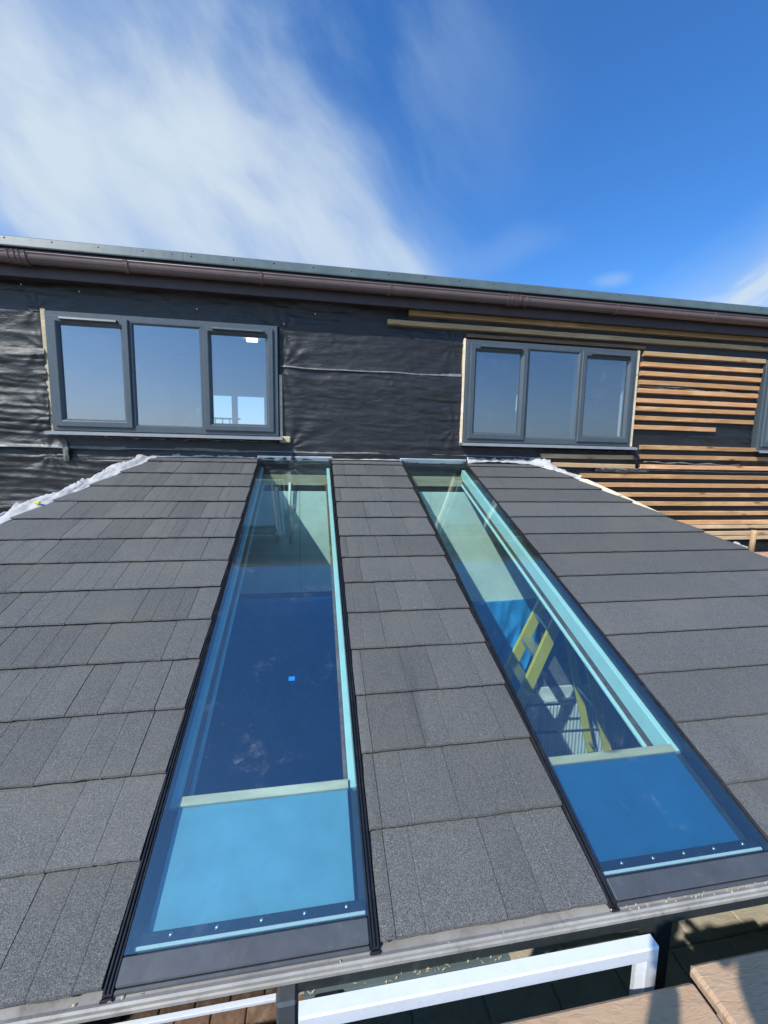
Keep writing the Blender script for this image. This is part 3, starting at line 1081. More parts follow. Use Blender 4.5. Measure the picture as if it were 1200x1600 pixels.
ribbon([(W0[0] + 0.0, -0.03, W0[2] - 0.035), (W0[0] + 1.0, -0.05, W0[2] - 0.045), (W0[1] - 0.02, -0.04, W0[2] - 0.04)], (0, -0.035, -0.012), 90, 4, 0.016, 5, HEM, 'membrane_flap', house)
ribbon([(W1[0] + 0.75, -0.03, W1[2] - 0.04), (W1[1] - 0.3, -0.06, W1[2] - 0.055), (W1[1] + 0.06, -0.05, W1[2] - 0.03)], (0, -0.04, -0.01), 60, 4, 0.018, 7, [MEMBRANE], 'membrane_flap', house)
ribbon([(W1[1] + 0.02, -0.05, W1[2] - 0.03), (W1[1] + 0.05, -0.08, W1[2] - 0.10), (W1[1] + 0.075, -0.075, W1[2] - 0.165)], (0.05, 0.01, 0.01), 16, 6, 0.02, 9, [MEMBRANE], 'membrane_flap', house, updown=(0, -1, 0))
ribbon([(2.75, -0.06, 3.235), (3.05, -0.075, 3.225), (3.34, -0.07, 3.235)], (0, -0.02, 0.028), 40, 5, 0.02, 12, [HEM], 'membrane_flap', house)
ribbon([(W0[0] + 0.03, -0.03, W0[2] - 0.06), (W0[0] + 0.05, -0.05, W0[2] - 0.14), (W0[0] + 0.045, -0.04, W0[2] - 0.245)], (0.05, 0, 0), 14, 6, 0.03, 15, [HEM], 'membrane_flap', house, updown=(0, -1, 0))

# framed picture in the right-hand room, lamp on the sill of the left one
pf = MB()
pf.frame(4.92, 5.34, 3.95, 4.55, [(0, 3.49), (0, 3.46), (0.05, 3.455), (0.06, 3.47), (0.06, 3.49)])
pf = tag(pf.build('picture_frame', LAMPBLACK), 'dark framed picture hanging on the wall behind the right-hand window', 'picture')
MB().box(4.98, 5.28, 3.475, 3.485, 4.01, 4.49).build('print', PICTURE, pf)
MB().box(5.05, 5.21, 3.470, 3.474, 4.10, 4.40).build('print_mount', ROOMWALL, pf)
dr = MB()
dr.box(-2.75, -1.95, 3.46, 3.498, 2.625, 4.45, 0.004)
for zz in (2.75, 3.6):
    dr.frame(-2.66, -2.04, zz, zz + 0.72, [(0, 3.459), (0, 3.452), (0.02, 3.446), (0.03, 3.459)])
dr.build('inner_door', WHITEPAINT, house)
tag(MB().box(-2.6, -1.9, 1.9, 2.4, 2.621, 4.2, 0.01).build('wardrobe', ROOMWALL), 'pale wardrobe inside the left window', 'wardrobe')
lm = thing('table_lamp', 'small dark lamp standing on the sill inside the left window', 'lamp', (-0.985, 0.15, wz(0.21)))
b = root_loc(lm)
MB().tube([b, b + Vector((0, 0, 0.07)), b + Vector((0, 0, 0.075))], [0.035, 0.035, 0.01], 12).build('lamp_base', LAMPBLACK, lm)
MB().tube([b + Vector((0, 0, 0.076)), b + Vector((0, 0, 0.15)), b + Vector((0, 0, 0.20)), b + Vector((0, 0, 0.23))], [0.01, 0.012, 0.03, 0.015], 12).build('lamp_head', LAMPBLACK, lm)

# ------------------------------------------------------------------ conservatory roof
RP = 0.3895
CP, SP = math.cos(RP), math.sin(RP)
RT = Vector((0, -0.032, 3.296))
MR = Matrix(((1, 0, 0, RT.x), (0, CP, -SP, RT.y), (0, SP, CP, RT.z), (0, 0, 0, 1)))   # x, up-slope, normal
PITCHES = [0.084 + 0.234 * k for k in range(14)]
EAVE = PITCHES[-1]
PITCHES[-1] += 0.010
STRIPS = [(-0.468, 0.160), (0.795, 1.414)]


def hipL(s):
    return -1.292 - 0.505 * s


def hipR(s):
    return 2.172 + 0.552 * s


cons = thing('conservatory', 'lean-to conservatory under a grey tiled roof with two long blue glazed strips', 'conservatory', (0.5, -1.5, 0))


def rbox(m, x0, x1, s0, s1, n0, n1, b=0.0, mi=0):
    return m.box(x0, x1, -s1, -s0, n0, n1, b, MR, mi)


def tile_mesh(xl0, xr0, xl1, xr1, ulen, seed, grooves=()):
    """one piece: lower lip at u=0, upper end at u=ulen, slightly wavy lip, shallow scored lines"""
    rg = random.Random(seed)
    w = xr0 - xl0
    n = max(3, int(w / 0.045))
    ts = sorted(set([i / n for i in range(n + 1)]))
    gz = {}
    for gx in grooves:
        for dt, dz in ((-0.0035, 0), (-0.0015, -0.0014), (0.0015, -0.0014), (0.0035, 0)):
            tt = gx + dt / w
            gz[tt] = dz
    ts = [q for q in ts if all(abs(q - gx) > 0.012 / w for gx in grooves)] + list(gz)
    ts.sort()
    vs, fs = [], []
    top0, top1 = 0.011, -0.0065
    for q in ts:
        dz = gz.get(q, 0.0)
        e = 0.0012 * (1 if q in (0.0, 1.0) else 0)
        wav = rg.uniform(-0.0018, 0.0018)
        x0, x1 = xl0 + (xr0 - xl0) * q, xl1 + (xr1 - xl1) * q
        k = 0.03 / max(ulen, 0.031)
        xm = x0 + (x1 - x0) * k
        vs += [(x0, wav + 0.007, -0.009), (x0, wav, top0 - 0.0065 - e + rg.uniform(-0.0008, 0.0008)), (x0, wav + 0.0035, top0 - e + dz), (xm, 0.03, top0 - 0.0008 - e + dz), (x1, ulen, top1 - e + dz), (x1, ulen, top1 - 0.008)]
    K = 6
    for i in range(len(ts) - 1):
        for j in range(K):
            fs.append((i * K + j, i * K + (j + 1) % K, (i + 1) * K + (j + 1) % K, (i + 1) * K + j))
    n_body = len(fs)
    fs += [tuple(range(K)), tuple((len(ts) - 1) * K + j for j in range(K - 1, -1, -1))]
    m = MB().add(vs, fs)
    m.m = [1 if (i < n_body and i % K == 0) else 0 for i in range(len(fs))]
    return m.mesh('tile', [TILE, TILE_EDGE_SHADE])


WCLS = [0.105, 0.15, 0.19, 0.235, 0.275]
TILE_ME = {}
for w in WCLS:
    for v in range(3):
        gr = [] if v == 2 or w < 0.12 else [0.3 + 0.4 * random.random()]
        if w > 0.2 and v == 0:
            gr = [0.3 + 0.1 * random.random(), 0.68 + 0.1 * random.random()]
        TILE_ME[(w, v)] = tile_mesh(0.0012, w - 0.0012, 0.0012, w - 0.0012, 0.262, hash((int(w * 1000), v)) % 9999, gr)
CL = cons.location.copy()


def put_tile(me, x, s, dn):
    o = bpy.data.objects.new('tile', me)
    COL.objects.link(o)
    o.parent = cons
    o.matrix_local = Matrix.Translation(-CL) @ MR @ Matrix.Translation((x, -s, dn))
    return o


rt = random.Random(5)
for k, s in enumerate(PITCHES):
    ul = 0.262 if k else 0.10
    # left field: from the strip towards the hip
    x = STRIPS[0][0] - 0.002
    first = True
    hl0, hl1 = hipL(s), hipL(s - ul)
    while True:
        w = rt.choice(WCLS[:2] if first and rt.random() < 0.5 else WCLS)
        first = False
        if x < -1.95:
            w = min(0.66, x - hl1 - 0.1) if x - hl1 > 0.5 else 0.235
        dn = rt.uniform(0, 0.0022)
        if x - w < hl1 + 0.03 or (k == 0):
            while k == 0 and x - w > hl1 + 0.03:
                put_tile(tile_mesh(0.0012, w - 0.0012, 0.0012, w - 0.0012, ul, rt.randint(0, 9999)), x - w, s, dn)
                x -= w
                w = rt.choice(WCLS)
            put_tile(tile_mesh(hl0, x - 0.0012, hl1, x - 0.0012, ul, rt.randint(0, 9999)), 0, s, dn)
            break
        if w in WCLS:
            put_tile(TILE_ME[(w, rt.randint(0, 2))], x - w, s, dn)
        else:
            put_tile(tile_mesh(0.0012, w - 0.0012, 0.0012, w - 0.0012, ul, rt.randint(0, 9999), (0.3, 0.6)), x - w, s, dn)
        x -= w
    # middle field: three or four pieces between the strips
    a, b = STRIPS[0][1] + 0.002, STRIPS[1][0] - 0.002
    cuts = [a]
    nxt = a + rt.choice([0.04, 0.10, 0.16, 0.20])
    while nxt < b - 0.08:
        cuts.append(nxt)
        nxt += rt.choice([0.11, 0.19, 0.25, 0.30])
    cuts.append(b)
    for q0, q1 in zip(cuts[:-1], cuts[1:]):
        gr = [0.25 + 0.5 * rt.random()] if q1 - q0 > 0.14 else []
        put_tile(tile_mesh(q0 + 0.001, q1 - 0.001, q0 + 0.001, q1 - 0.001, ul, rt.randint(0, 9999), gr), 0, s, rt.uniform(0, 0.0018))
    # right field: long pieces out to the hip
    x = STRIPS[1][1] + 0.002
    hr0, hr1 = hipR(s), hipR(s - ul)
    while True:
        w = rt.uniform(0.85, 1.3)
        if x + w > hr1 - 0.25:
            put_tile(tile_mesh(x, hr0, x, hr1, ul, rt.randint(0, 9999)), 0, s, rt.uniform(0, 0.0008))
            break
        put_tile(tile_mesh(x, x + w - 0.0004, x, x + w - 0.0004, ul, rt.randint(0, 9999)), 0, s, rt.uniform(0, 0.0008))
        x += w

# deck under the tiles, in three fields
dk = MB()
e1 = EAVE - 0.004
dk.prism([(hipL(0.0) + 0.02, 0.0), (hipL(e1) + 0.02, -e1), (STRIPS[0][0] - 0.001, -e1), (STRIPS[0][0] - 0.001, 0.0)], -0.035, -0.0165, MR)
dk.prism([(STRIPS[0][1] + 0.001, 0.0), (STRIPS[0][1] + 0.001, -e1), (STRIPS[1][0] - 0.001, -e1), (STRIPS[1][0] - 0.001, 0.0)], -0.035, -0.0165, MR)
dk.prism([(STRIPS[1][1] + 0.001, 0.0), (STRIPS[1][1] + 0.001, -e1), (hipR(e1) - 0.02, -e1), (hipR(0.0) - 0.02, 0.0)], -0.035, -0.0165, MR)
dk.build('roof_deck', DECK, cons)
# side slopes
for hip, sg, nm in ((hipL, -1, 'left'), (hipR, 1, 'right')):
    P0, P1 = MR @ Vector((hip(0.0) - sg * 0.004, 0, -0.012)), MR @ Vector((hip(e1) - sg * 0.004, -e1, -0.012))
    P2 = Vector((P1.x, -0.03, P1.z))
    dn = Vector((0, 0, -0.02))
    m = MB()
    m.add([P0, P1, P2, P0 + dn, P1 + dn, P2 + dn], [(0, 1, 2), (5, 4, 3), (0, 3, 4, 1), (1, 4, 5, 2), (2, 5, 3, 0)])
    m.build('side_slope', UNDERLAY, cons)
# side walls and frames below
XL, XR = hipL(EAVE) + 0.12, hipR(EAVE) - 0.12
for x in (XL, XR):
    MB().box(x - 0.04, x + 0.04, -2.86, -0.05, -0.021, 2.07).build('side_wall', ANTHRA_DK, cons)

# glazed strips
SCREW_ME = MB().tube([(0, 0, 0), (0, 0, 0.004)], [0.006, 0.0045], 10).mesh('screw', SCREW)
for i, (x0, x1) in enumerate(STRIPS):
    st = part_empty('glazed_strip', cons, ['glazed strip with plain dark blue interior', 'glazed strip with a yellow ladder seen through it'][i])
    for xa, sg in ((x0, 1), (x1, -1)):
        r_ = MB()
        a = xa
        rbox(r_, a, a + sg * 0.022, -0.005, 3.146, -0.05, 0.001, 0.001)
        rbox(r_, a + sg * 0.001, a + sg * 0.007, -0.005, 3.142, 0.001, 0.008, 0.0015)
        rbox(r_, a + sg * 0.011, a + sg * 0.016, -0.005, 3.142, 0.001, 0.011, 0.0015)
        rbox(r_, a + sg * 0.0185, a + sg * 0.0235, -0.005, 3.142, 0.000, 0.0095, 0.0015)
        rbox(r_, a - sg * 0.002, a + sg * 0.026, 3.147, 3.156, -0.035, 0.004, 0.003)
        r_.build('glazing_bar', BLACK, st)
    a, b = x0 + 0.0245, x1 - 0.0245
    gm = MB()
    zt, zb = 0.0075, -0.017
    vs = [(a, -3.083, zt), (b, -3.083, zt), (b, -0.012, zt), (a, -0.012, zt), (a, -3.083, zb), (b, -3.083, zb), (b, -0.012, zb), (a, -0.012, zb)]
    gm.add(vs, [(0, 1, 2, 3)], 0, MR)
    gm.add(vs, [(7, 6, 5, 4), (0, 4, 5, 1), (1, 5, 6, 2), (2, 6, 7, 3), (3, 7, 4, 0)], 1, MR)
    gm.build('pane', [ROOFGLASS, CLEAR], st)
    t_ = MB()
    rbox(t_, a - 0.0, b + 0.0, 3.085, 3.136, -0.03, 0.010, 0.003)
    rbox(t_, a - 0.0, b + 0.0, 3.137, 3.146, -0.045, 0.004, 0.002)
    t_.build('bottom_trim', GREYMETAL, st)
    t_ = MB()
    rbox(t_, x0 - 0.01, x1 + 0.01, -0.030, -0.006, -0.02, 0.028, 0.004)
    t_.build('top_cap', LEAD, st)
    t_ = MB()
    rbox(t_, a, b, 0.0, 0.030, -0.060, -0.022, 0.002)
    for q in range(24):
        xx = a + (b - a) * (q + 0.5) / 24
        rbox(t_, xx - 0.006, xx + 0.006, 0.031, 0.042, -0.040, -0.024)
    t_.build('head_profile', BLACK, st)
    t_ = MB()
    rbox(t_, a, b, 3.037, 3.080, -0.075, -0.026, 0.001)
    t_.build('sill_profile', BLACK, st)
    t_ = MB()
    rbox(t_, a + 0.012, b - 0.002, 3.063, 3.071, -0.0255, -0.0185, 0.001)
    t_.build('spacer_bar', WHITEPVC, st)
    for q in range(5):
        xx = a + 0.09 + (b - a - 0.14) * q / 4
        o = bpy.data.objects.new('screw', SCREW_ME)
        COL.objects.link(o)
        o.parent = st
        o.matrix_local = Matrix.Translation(-CL) @ MR @ Matrix.Translation((xx, -3.048, -0.0255))
    if i == 0:
        t_ = MB()
        rbox(t_, -0.100, -0.076, 2.318, 2.338, 0.008, 0.0088)
        t_.build('sticker', STICKER, st)
    # timbers seen below the glass, carried by the conservatory roof
    for xa, sg in ((x0, 1), (x1, -1)):
        m = MB()
        rbox(m, xa + sg * 0.002, xa + sg * 0.044, 0.05, 2.735, -0.132 if i else -0.082, -0.052, 0.002)
        m.build('rafter', TEALPAINT, cons)
        m = MB()
        rbox(m, xa + sg * 0.002, xa + sg * 0.040, 2.737, 3.034, -0.132, -0.068, 0.002)
        m.build('rafter_end', ANTHRA_DK, cons)
        m = MB()
        rbox(m, xa - sg * 0.02, xa + sg * 0.040, 0.06, 2.735, -0.170, -0.134 if i else -0.084, 0.002)
        m.build('lower_rafter', DARKWOOD, cons)
        m = MB()
        rbox(m, xa - sg * 0.02, xa + sg * 0.052, 0.06, 2.735, -0.186, -0.172, 0.002)
        m.build('lining_edge', TEALPAINT if i or sg > 0 else DARKWOOD, cons)
    m = MB()
    rbox(m, x0 + 0.050, x1 - 0.050, 2.742, 3.034, -0.066, -0.050, 0.001)
    m.build('soffit_board', SOFFIT[i], cons)
    m = MB()
    rbox(m, x0 + 0.046, x1 - 0.046, 2.712, 2.741, -0.090, -0.040, 0.002)
    m.build('cross_batten', PINE, cons)

# ceiling lining between the strips, below the deck
cl = MB()
for xa, xb in ((hipL(1.0), STRIPS[0][0] - 0.021), (STRIPS[0][1] + 0.021, STRIPS[1][0] - 0.021), (STRIPS[1][1] + 0.021, hipR(1.0))):
    rbox(cl, xa, xb, 0.06, 2.99, -0.180, -0.16)
cl.build('ceiling_lining', DECK, cons)
# wall plate and lining boards on the house wall inside
MB().box(-1.25, 2.20, -0.075, -0.024, 3.075, 3.165, 0.002).build('wall_plate', PINE, cons)
for a, b in ((-1.25, -0.12), (-0.117, 1.08), (1.083, 2.60)):
    MB().box(a, b, -0.052, -0.022, 2.10 if b < 1.085 else 1.93, 3.02, 0.001).build('lining_board', PLASTER, cons)
MB().box(2.2, 3.6, -0.052, -0.022, 0.0, 0.98, 0.001).build('lining_board', WHITEPAINT, cons)
MB().box(-0.33, -0.30, -0.09, -0.053, 2.60, 3.06).build('pipe_casing', WHITEPVC, cons)
MB().tube([(-0.20, -0.09, 3.10), (-0.205, -0.085, 2.9), (-0.19, -0.075, 2.72), (-0.20, -0.08, 2.55)], 0.011, 8).build('cable', PLASTER, cons)

# eaves
eb = MB()
eb.sweep_x([(-2.90, 2.096), (-2.946, 2.096), (-2.957, 2.101), (-2.961, 2.097), (-2.961, 2.091), (-2.957, 2.089), (-2.957, 2.083), (-2.960, 2.080), (-2.960, 2.072), (-2.90, 2.072)], XL, XR)
eb.build('eaves_beam', BEAMGREY, cons)
MB().box(-0.038, XR, -2.950, -2.90, 2.031, 2.0715).build('fascia', ANTHRA_DK, cons)
hr = MB()
hr.sweep_x([(-2.945, 2.030), (-2.960, 2.030), (-2.966, 2.022), (-2.966, 2.008), (-2.958, 2.004), (-2.958, 1.990), (-2.963, 1.986), (-2.963, 1.960), (-2.90, 1.960), (-2.90, 2.030)], -0.025, 0.50)
hr.build('head_rail', TRIMGREEN, cons)
hg = MB()
hg.box(0.00, 0.06, -2.978, -2.967, 1.995, 2.045, 0.003)
hg.tube([(0.012, -2.979, 2.036), (0.012, -2.984, 2.036)], 0.007, 8)
hg.tube([(0.050, -2.979, 2.040), (0.050, -2.984, 2.040)], 0.007, 8)
hg.tube([(0.030, -2.979, 2.015), (0.030, -2.984, 2.015)], 0.007, 8)
hg.build('hinge', BLACK, cons)
ps = MB()
ps.box(-0.088, -0.040, -2.978, -2.90, 0.0, 2.045, 0.006)
ps.build('corner_post', GREYMETAL, cons)
wm = MB()
wm.box(XL, -0.092, -2.932, -2.920, 1.990, 1.999, 0.001)
wm.build('head_frame', WHITEPVC, cons)
for x in (XL + 0.06, 1.02, 2.3, XR - 0.06):
    MB().box(x - 0.03, x + 0.03, -2.90, -2.84, 0.0, 2.02, 0.004).build('frame_post', ANTHRA_DK, cons)
# white door leaf standing open in front of the eaves
df = MB()
LEAF = [(0, -2.985), (0, -3.014), (0.003, -3.018), (0.034, -3.018), (0.038, -3.013), (0.052, -3.004), (0.052, -2.992), (0.045, -2.985)]
df.frame(-0.036, 0.885, 0.03, 2.058, LEAF)
df.build('door_leaf', WHITEPVC, cons, label='white framed glass door leaf standing open under the eaves')
pn = MB()
vs = [(0.014, -3.002, 0.080), (0.835, -3.002, 0.080), (0.835, -3.002, 2.008), (0.014, -3.002, 2.008)]
vb = [(x, y + 0.008, z) for x, y, z in vs]
pn.add(vs + vb, [(0, 1, 2, 3)], 0)
pn.add(vs + vb, [(7, 6, 5, 4), (0, 4, 5, 1), (1, 5, 6, 2), (2, 6, 7, 3), (3, 7, 4, 0)], 1)
pn.build('door_pane', [CLEAR, CLEAR], cons)

# ------------------------------------------------------------------ loose white underlay lying on the roof edges
def rp(x, s, n=0.0):
    return MR @ Vector((x, -s, n))


tag(ribbon([rp(hipL(s) + 0.012, s, -0.004) for s in (-0.02, 0.2, 0.4, 0.6, 0.8, 1.0, 1.25, 1.6, 2.0, 2.4, 2.8, 3.1)], lambda u: (-0.115 - 0.04 * math.sin(u * 22), 0.03, 0.012), 360, 12, 0.030, 31, UNDERLAY, 'underlay_strip', edge=0.5),
    'crumpled white underlay along the left hip of the tiled roof', 'membrane')
tag(ribbon([rp(-1.34, -0.005, -0.005), rp(-0.9, -0.012, 0.006), rp(-0.49, -0.008, 0.006)], (0, 0.05, 0.035), 80, 6, 0.026, 33, UNDERLAY, 'underlay_strip', edge=0.5),
    'white underlay folded along the roof top below the left window', 'membrane')
tag(ribbon([rp(0.17, -0.004, 0.006), rp(0.5, -0.008, 0.006), rp(0.79, -0.006, 0.008)], (0, 0.045, 0.03), 60, 5, 0.014, 35, UNDERLAY, 'underlay_strip', edge=0.3),
    'short pale underlay fold at the roof top between the glazed strips', 'membrane')
tag(ribbon([rp(1.425, 0.035, 0.008), rp(1.75, 0.015, 0.016), rp(2.05, 0.035, 0.012), rp(2.24, 0.16, 0.0)], (0.0, 0.10, 0.065), 90, 10, 0.055, 37, UNDERLAY, 'underlay_strip', edge=0.7),
    'bunched white underlay at the top right of the tiled roof', 'membrane')
tag(ribbon([rp(hipR(0.10) - 0.01, 0.10, 0.0), rp(hipR(0.26) - 0.02, 0.26, 0.0), rp(hipR(0.36), 0.36, 0.0)], (0.05, 0.03, 0.012), 30, 6, 0.03, 39, UNDERLAY, 'underlay_strip', edge=0.6),
    'torn white underlay tail running down the right hip', 'membrane')
MB_ = MB()
MB_.box(0, 0.03, 0, 0.02, 0, 0.012, 0.003, Matrix.Translation(rp(hipL(0.86) - 0.03, 0.86, 0.022)))
tag(MB_.build('tape_scrap', YELLOWTAPE), 'scrap of yellow tape on the white underlay at the left hip', 'tape')
ply = MB()
A, B = rp(hipR(0.30) + 0.012, 0.30, 0.004), rp(hipR(0.95) + 0.012, 0.95, -0.014)
ply.add([A, rp(hipR(0.36) + 0.075, 0.38, 0.016), rp(hipR(0.62) + 0.07, 0.62, 0.004), B + Vector((0.05, 0, 0)), B,
         A - Vector((0, 0, 0.014)), rp(hipR(0.36) + 0.075, 0.38, 0.002), rp(hipR(0.62) + 0.07, 0.62, -0.010), B + Vector((0.05, 0, -0.014)), B - Vector((0, 0, 0.014))],
        [(0, 1, 2, 3, 4), (9, 8, 7, 6, 5), (0, 5, 6, 1), (1, 6, 7, 2), (2, 7, 8, 3), (3, 8, 9, 4), (4, 9, 5, 0)])
tag(ply.build('plywood_offcut', PINE), 'pale plywood offcut wedged along the right hip of the tiled roof', 'plywood')

# brick wall and post beyond the right hip
bw = thing('brick_wall', 'low pinkish brick wall beyond the right hip of the tiled roof', 'wall', (4.9, -0.5, 0))
MB().box(4.02, 5.8, -0.60, -0.40, -0.06, 2.42).build('wall_core', MORTAR, bw)
bme = MB().box(-0.105, 0.105, -0.053, 0.053, -0.032, 0.032, 0.006).mesh('brick', BRICK)
for j in range(4):
    for i in range(8):
        for y in (-0.56, -0.44):
            o = bpy.data.objects.new('brick', bme)
            COL.objects.link(o)
            o.parent = bw
            o.location = Vector((4.13 + i * 0.22 + (0.11 if j % 2 else 0), y, 2.20 + j * 0.075 + (0.008 if j == 3 else 0))) - bw.location
pst = MB()
pst.tube([(4.16, -0.5, 2.466), (4.165, -0.5, 2.705)], 0.024, 10)
tag(pst.build('timber_post', BATTEN_PALE), 'short round timber post standing on the brick wall', 'post')
tag(ribbon([(3.75, -0.40, 2.475), (4.0, -0.42, 2.485), (4.28, -0.40, 2.50)], (0.0, 0.16, 0.03), 30, 8, 0.03, 41, UNDERLAY, 'underlay_sheet'), 'white underlay scrap lying on the brick wall behind the post', 'membrane')

# ------------------------------------------------------------------ inside the conservatory
lad = thing('step_ladder', 'yellow step ladder with silver treads standing below the right glazed strip', 'ladder', (1.9, -0.55, 0))
for y, (fx0, fx1, rx0, rx1) in ((-0.75, (2.085, 1.185, 2.10, 2.83)), (-0.35, (2.19, 1.16, 2.20, 2.86))):
    m = MB()
    m.bar((fx1, y, 0.0), (fx0, y, 2.20), 0.105, 0.030, 0.004, side=(1, 0, 0))
    m.build('front_rail', YELLOW, lad)
    m = MB()
    m.bar((rx1, y, 0.0), (rx0 + 0.06, y, 2.12), 0.070, 0.028, 0.004, side=(1, 0, 0))
    m.build('rear_rail', YELLOW, lad)
for k in range(1, 9):
    z = k * 0.245 - 0.02
    t0 = z / 2.2
    xa, xb = 1.185 + t0 * 0.90, 1.16 + t0 * 1.03
    m = MB()
    m.add([(xa - 0.05, -0.735, z), (xa + 0.05, -0.735, z), (xb + 0.05, -0.365, z), (xb - 0.05, -0.365, z), (xa - 0.05, -0.735, z - 0.03), (xa + 0.05, -0.735, z - 0.03), (xb + 0.05, -0.365, z - 0.03), (xb - 0.05, -0.365, z - 0.03)],
          [(0, 1, 2, 3), (7, 6, 5, 4), (0, 4, 5, 1), (1, 5, 6, 2), (2, 6, 7, 3), (3, 7, 4, 0)])
    m.build('tread', ALU, lad)
for z in (0.55, 1.15):
    m = MB()
    m.bar((2.83 - z * 0.32, -0.75, z), (2.86 - z * 0.30, -0.35, z + 0.02), 0.03, 0.015, 0.002)
    m.build('brace', ALU, lad)
for y in (-0.75, -0.35):
    m = MB()
    m.bar((1.61, y, 1.02), (2.50, y, 0.98), 0.022, 0.008, 0.001)
    m.build('spreader', GREYMETAL, lad)
MB().box(2.02, 2.28, -0.78, -0.32, 2.19, 2.225, 0.006).build('ladder_cap', LAMPBLACK, lad)

rad = thing('radiator', 'white panel radiator on the wall below the right glazed strip', 'radiator', (2.95, -0.1, 0.1))
m = MB()
m.box(2.36, 3.55, -0.11, -0.075, 0.15, 0.86, 0.01)
for i in range(30):
    x = 2.385 + i * 0.0395
    m.box(x, x + 0.022, -0.125, -0.1105, 0.19, 0.82, 0.006)
m.build('panel', WHITEPVC, rad)
m = MB()
m.box(2.35, 3.56, -0.12, -0.055, 0.861, 0.875, 0.003)
m.build('grille', WHITEPVC, rad)
m = MB()
m.tube([(2.30, -0.09, 0.0), (2.30, -0.09, 0.80), (2.36, -0.09, 0.80)], 0.012, 8)
m.tube([(2.30, -0.09, 0.17), (2.30, -0.09, 0.25)], 0.024, 8)
m.build('pipe', WHITEPVC, rad)

tag(ribbon([(1.15, -0.06, 1.97), (1.7, -0.075, 1.95), (2.25, -0.06, 1.96)], (0, -0.03, -1.0), 60, 50, 0.05, 51, TARP, 'tarpaulin', updown=(0, -1, 0)),
    'blue tarpaulin hung on the wall behind the step ladder', 'tarpaulin')
tag(ribbon([(-1.6, -0.06, 2.08), (-0.4, -0.075, 2.06), (1.15, -0.06, 2.07)], (0, -0.04, -2.04), 70, 60, 0.06, 53, TARP, 'tarpaulin', updown=(0, -1, 0)),
    'blue tarpaulin curtain hung below the left glazed strip', 'tarpaulin')
for x, y, h, lb in ((2.62, -0.62, 0.55, 'pale rubble bag slumped beside the ladder feet'), (3.12, -0.42, 0.50, 'pale rubble bag in the corner right of the ladder')):
    bm = bmesh.new()
    bmesh.ops.create_icosphere(bm, subdivisions=3, radius=1.0)
    for v in bm.verts:
        n = float(vnoise(np.array([v.co.x * 2.5 + 9 + x]), np.array([v.co.z * 2.5 + v.co.y * 2 + 7]), 77)[0])
        v.co = Vector((v.co.x * 0.19, v.co.y * 0.15, v.co.z * 0.5 + 0.5)) * (0.75 + 0.5 * n)
        v.co.z = max(0.0, v.co.z) * h
        v.co += Vector((x, y, 0.0))
    me = bpy.data.meshes.new('rubble_bag')
    bm.to_mesh(me)
    bm.free()
    me.materials.append(BAG)
    o = bpy.data.objects.new('rubble_bag', me)
    COL.objects.link(o)
    tag(o, lb, 'bag')

# ------------------------------------------------------------------ the photographer on the terrace, holding the phone the picture is taken with
def skinned(name, verts, edges, radii, m, parent=None, root=0, sub=2):
    me = bpy.data.meshes.new(name)
    off = root_loc(parent)
    me.from_pydata([tuple(Vector(v) - off) for v in verts], edges, [])
    o = bpy.data.objects.new(name, me)
    COL.objects.link(o)
    o.parent = parent
    me.materials.append(m)
    sk = o.modifiers.new('skin', 'SKIN')
    sk.use_smooth_shade = True
    lay = me.skin_vertices[0] if me.skin_vertices else None
    if lay is None:
        bm = bmesh.new()
        bm.from_mesh(me)
        bm.verts.layers.skin.verify()
        bm.to_mesh(me)
        bm.free()
        lay = me.skin_vertices[0]
    for i, r in enumerate(radii):
        lay.data[i].radius = (r, r) if not isinstance(r, tuple) else r
        lay.data[i].use_root = (i == root)
    ss = o.modifiers.new('sub', 'SUBSURF')
    ss.levels = sub
    ss.render_levels = sub
    return o


PX, PY = -0.22, -4.34
G0 = TZ
person = thing('person', 'person in navy clothes standing on the terrace holding up a phone', 'person', (PX, PY, TZ))
pv = lambda x, y, z: (PX + x, PY + y, G0 + z)
# one body: pelvis, torso, neck, head, arms, legs
HX = 0.12                                                    # the hands stay on the phone
V = [pv(0, 0, 0.94), pv(0, 0.01, 1.12), pv(0, 0.01, 1.30), pv(0, 0, 1.43), pv(0, 0.01, 1.52), pv(0, 0.02, 1.60), pv(0, 0.03, 1.69),
     pv(-0.18, 0.0, 1.41), pv(-0.25, 0.10, 1.17), pv(-0.06 + HX, 0.38, 1.195), pv(-0.01 + HX, 0.43, 1.20),
     pv(0.18, 0.0, 1.41), pv(0.27, 0.10, 1.17), pv(0.22 + HX, 0.38, 1.195), pv(0.19 + HX, 0.43, 1.20),
     pv(-0.09, 0, 0.88), pv(-0.11, 0.01, 0.50), pv(-0.12, -0.02, 0.10), pv(-0.13, 0.12, 0.035),
     pv(0.09, 0, 0.88), pv(0.11, 0.02, 0.50), pv(0.12, -0.01, 0.10), pv(0.13, 0.13, 0.035)]
Ed = [(0, 1), (1, 2), (2, 3), (3, 4), (4, 5), (5, 6), (3, 7), (7, 8), (8, 9), (9, 10), (3, 11), (11, 12), (12, 13), (13, 14),
      (0, 15), (15, 16), (16, 17), (17, 18), (0, 19), (19, 20), (20, 21), (21, 22)]
Rd = [(0.15, 0.11), (0.14, 0.10), (0.16, 0.11), (0.12, 0.09), 0.055, (0.085, 0.10), (0.075, 0.09),
      0.065, 0.05, 0.034, 0.032, 0.065, 0.05, 0.034, 0.032, 0.10, 0.062, 0.045, 0.04, 0.10, 0.062, 0.045, 0.04]
skinned('body', V, Ed, Rd, CLOTH, person)
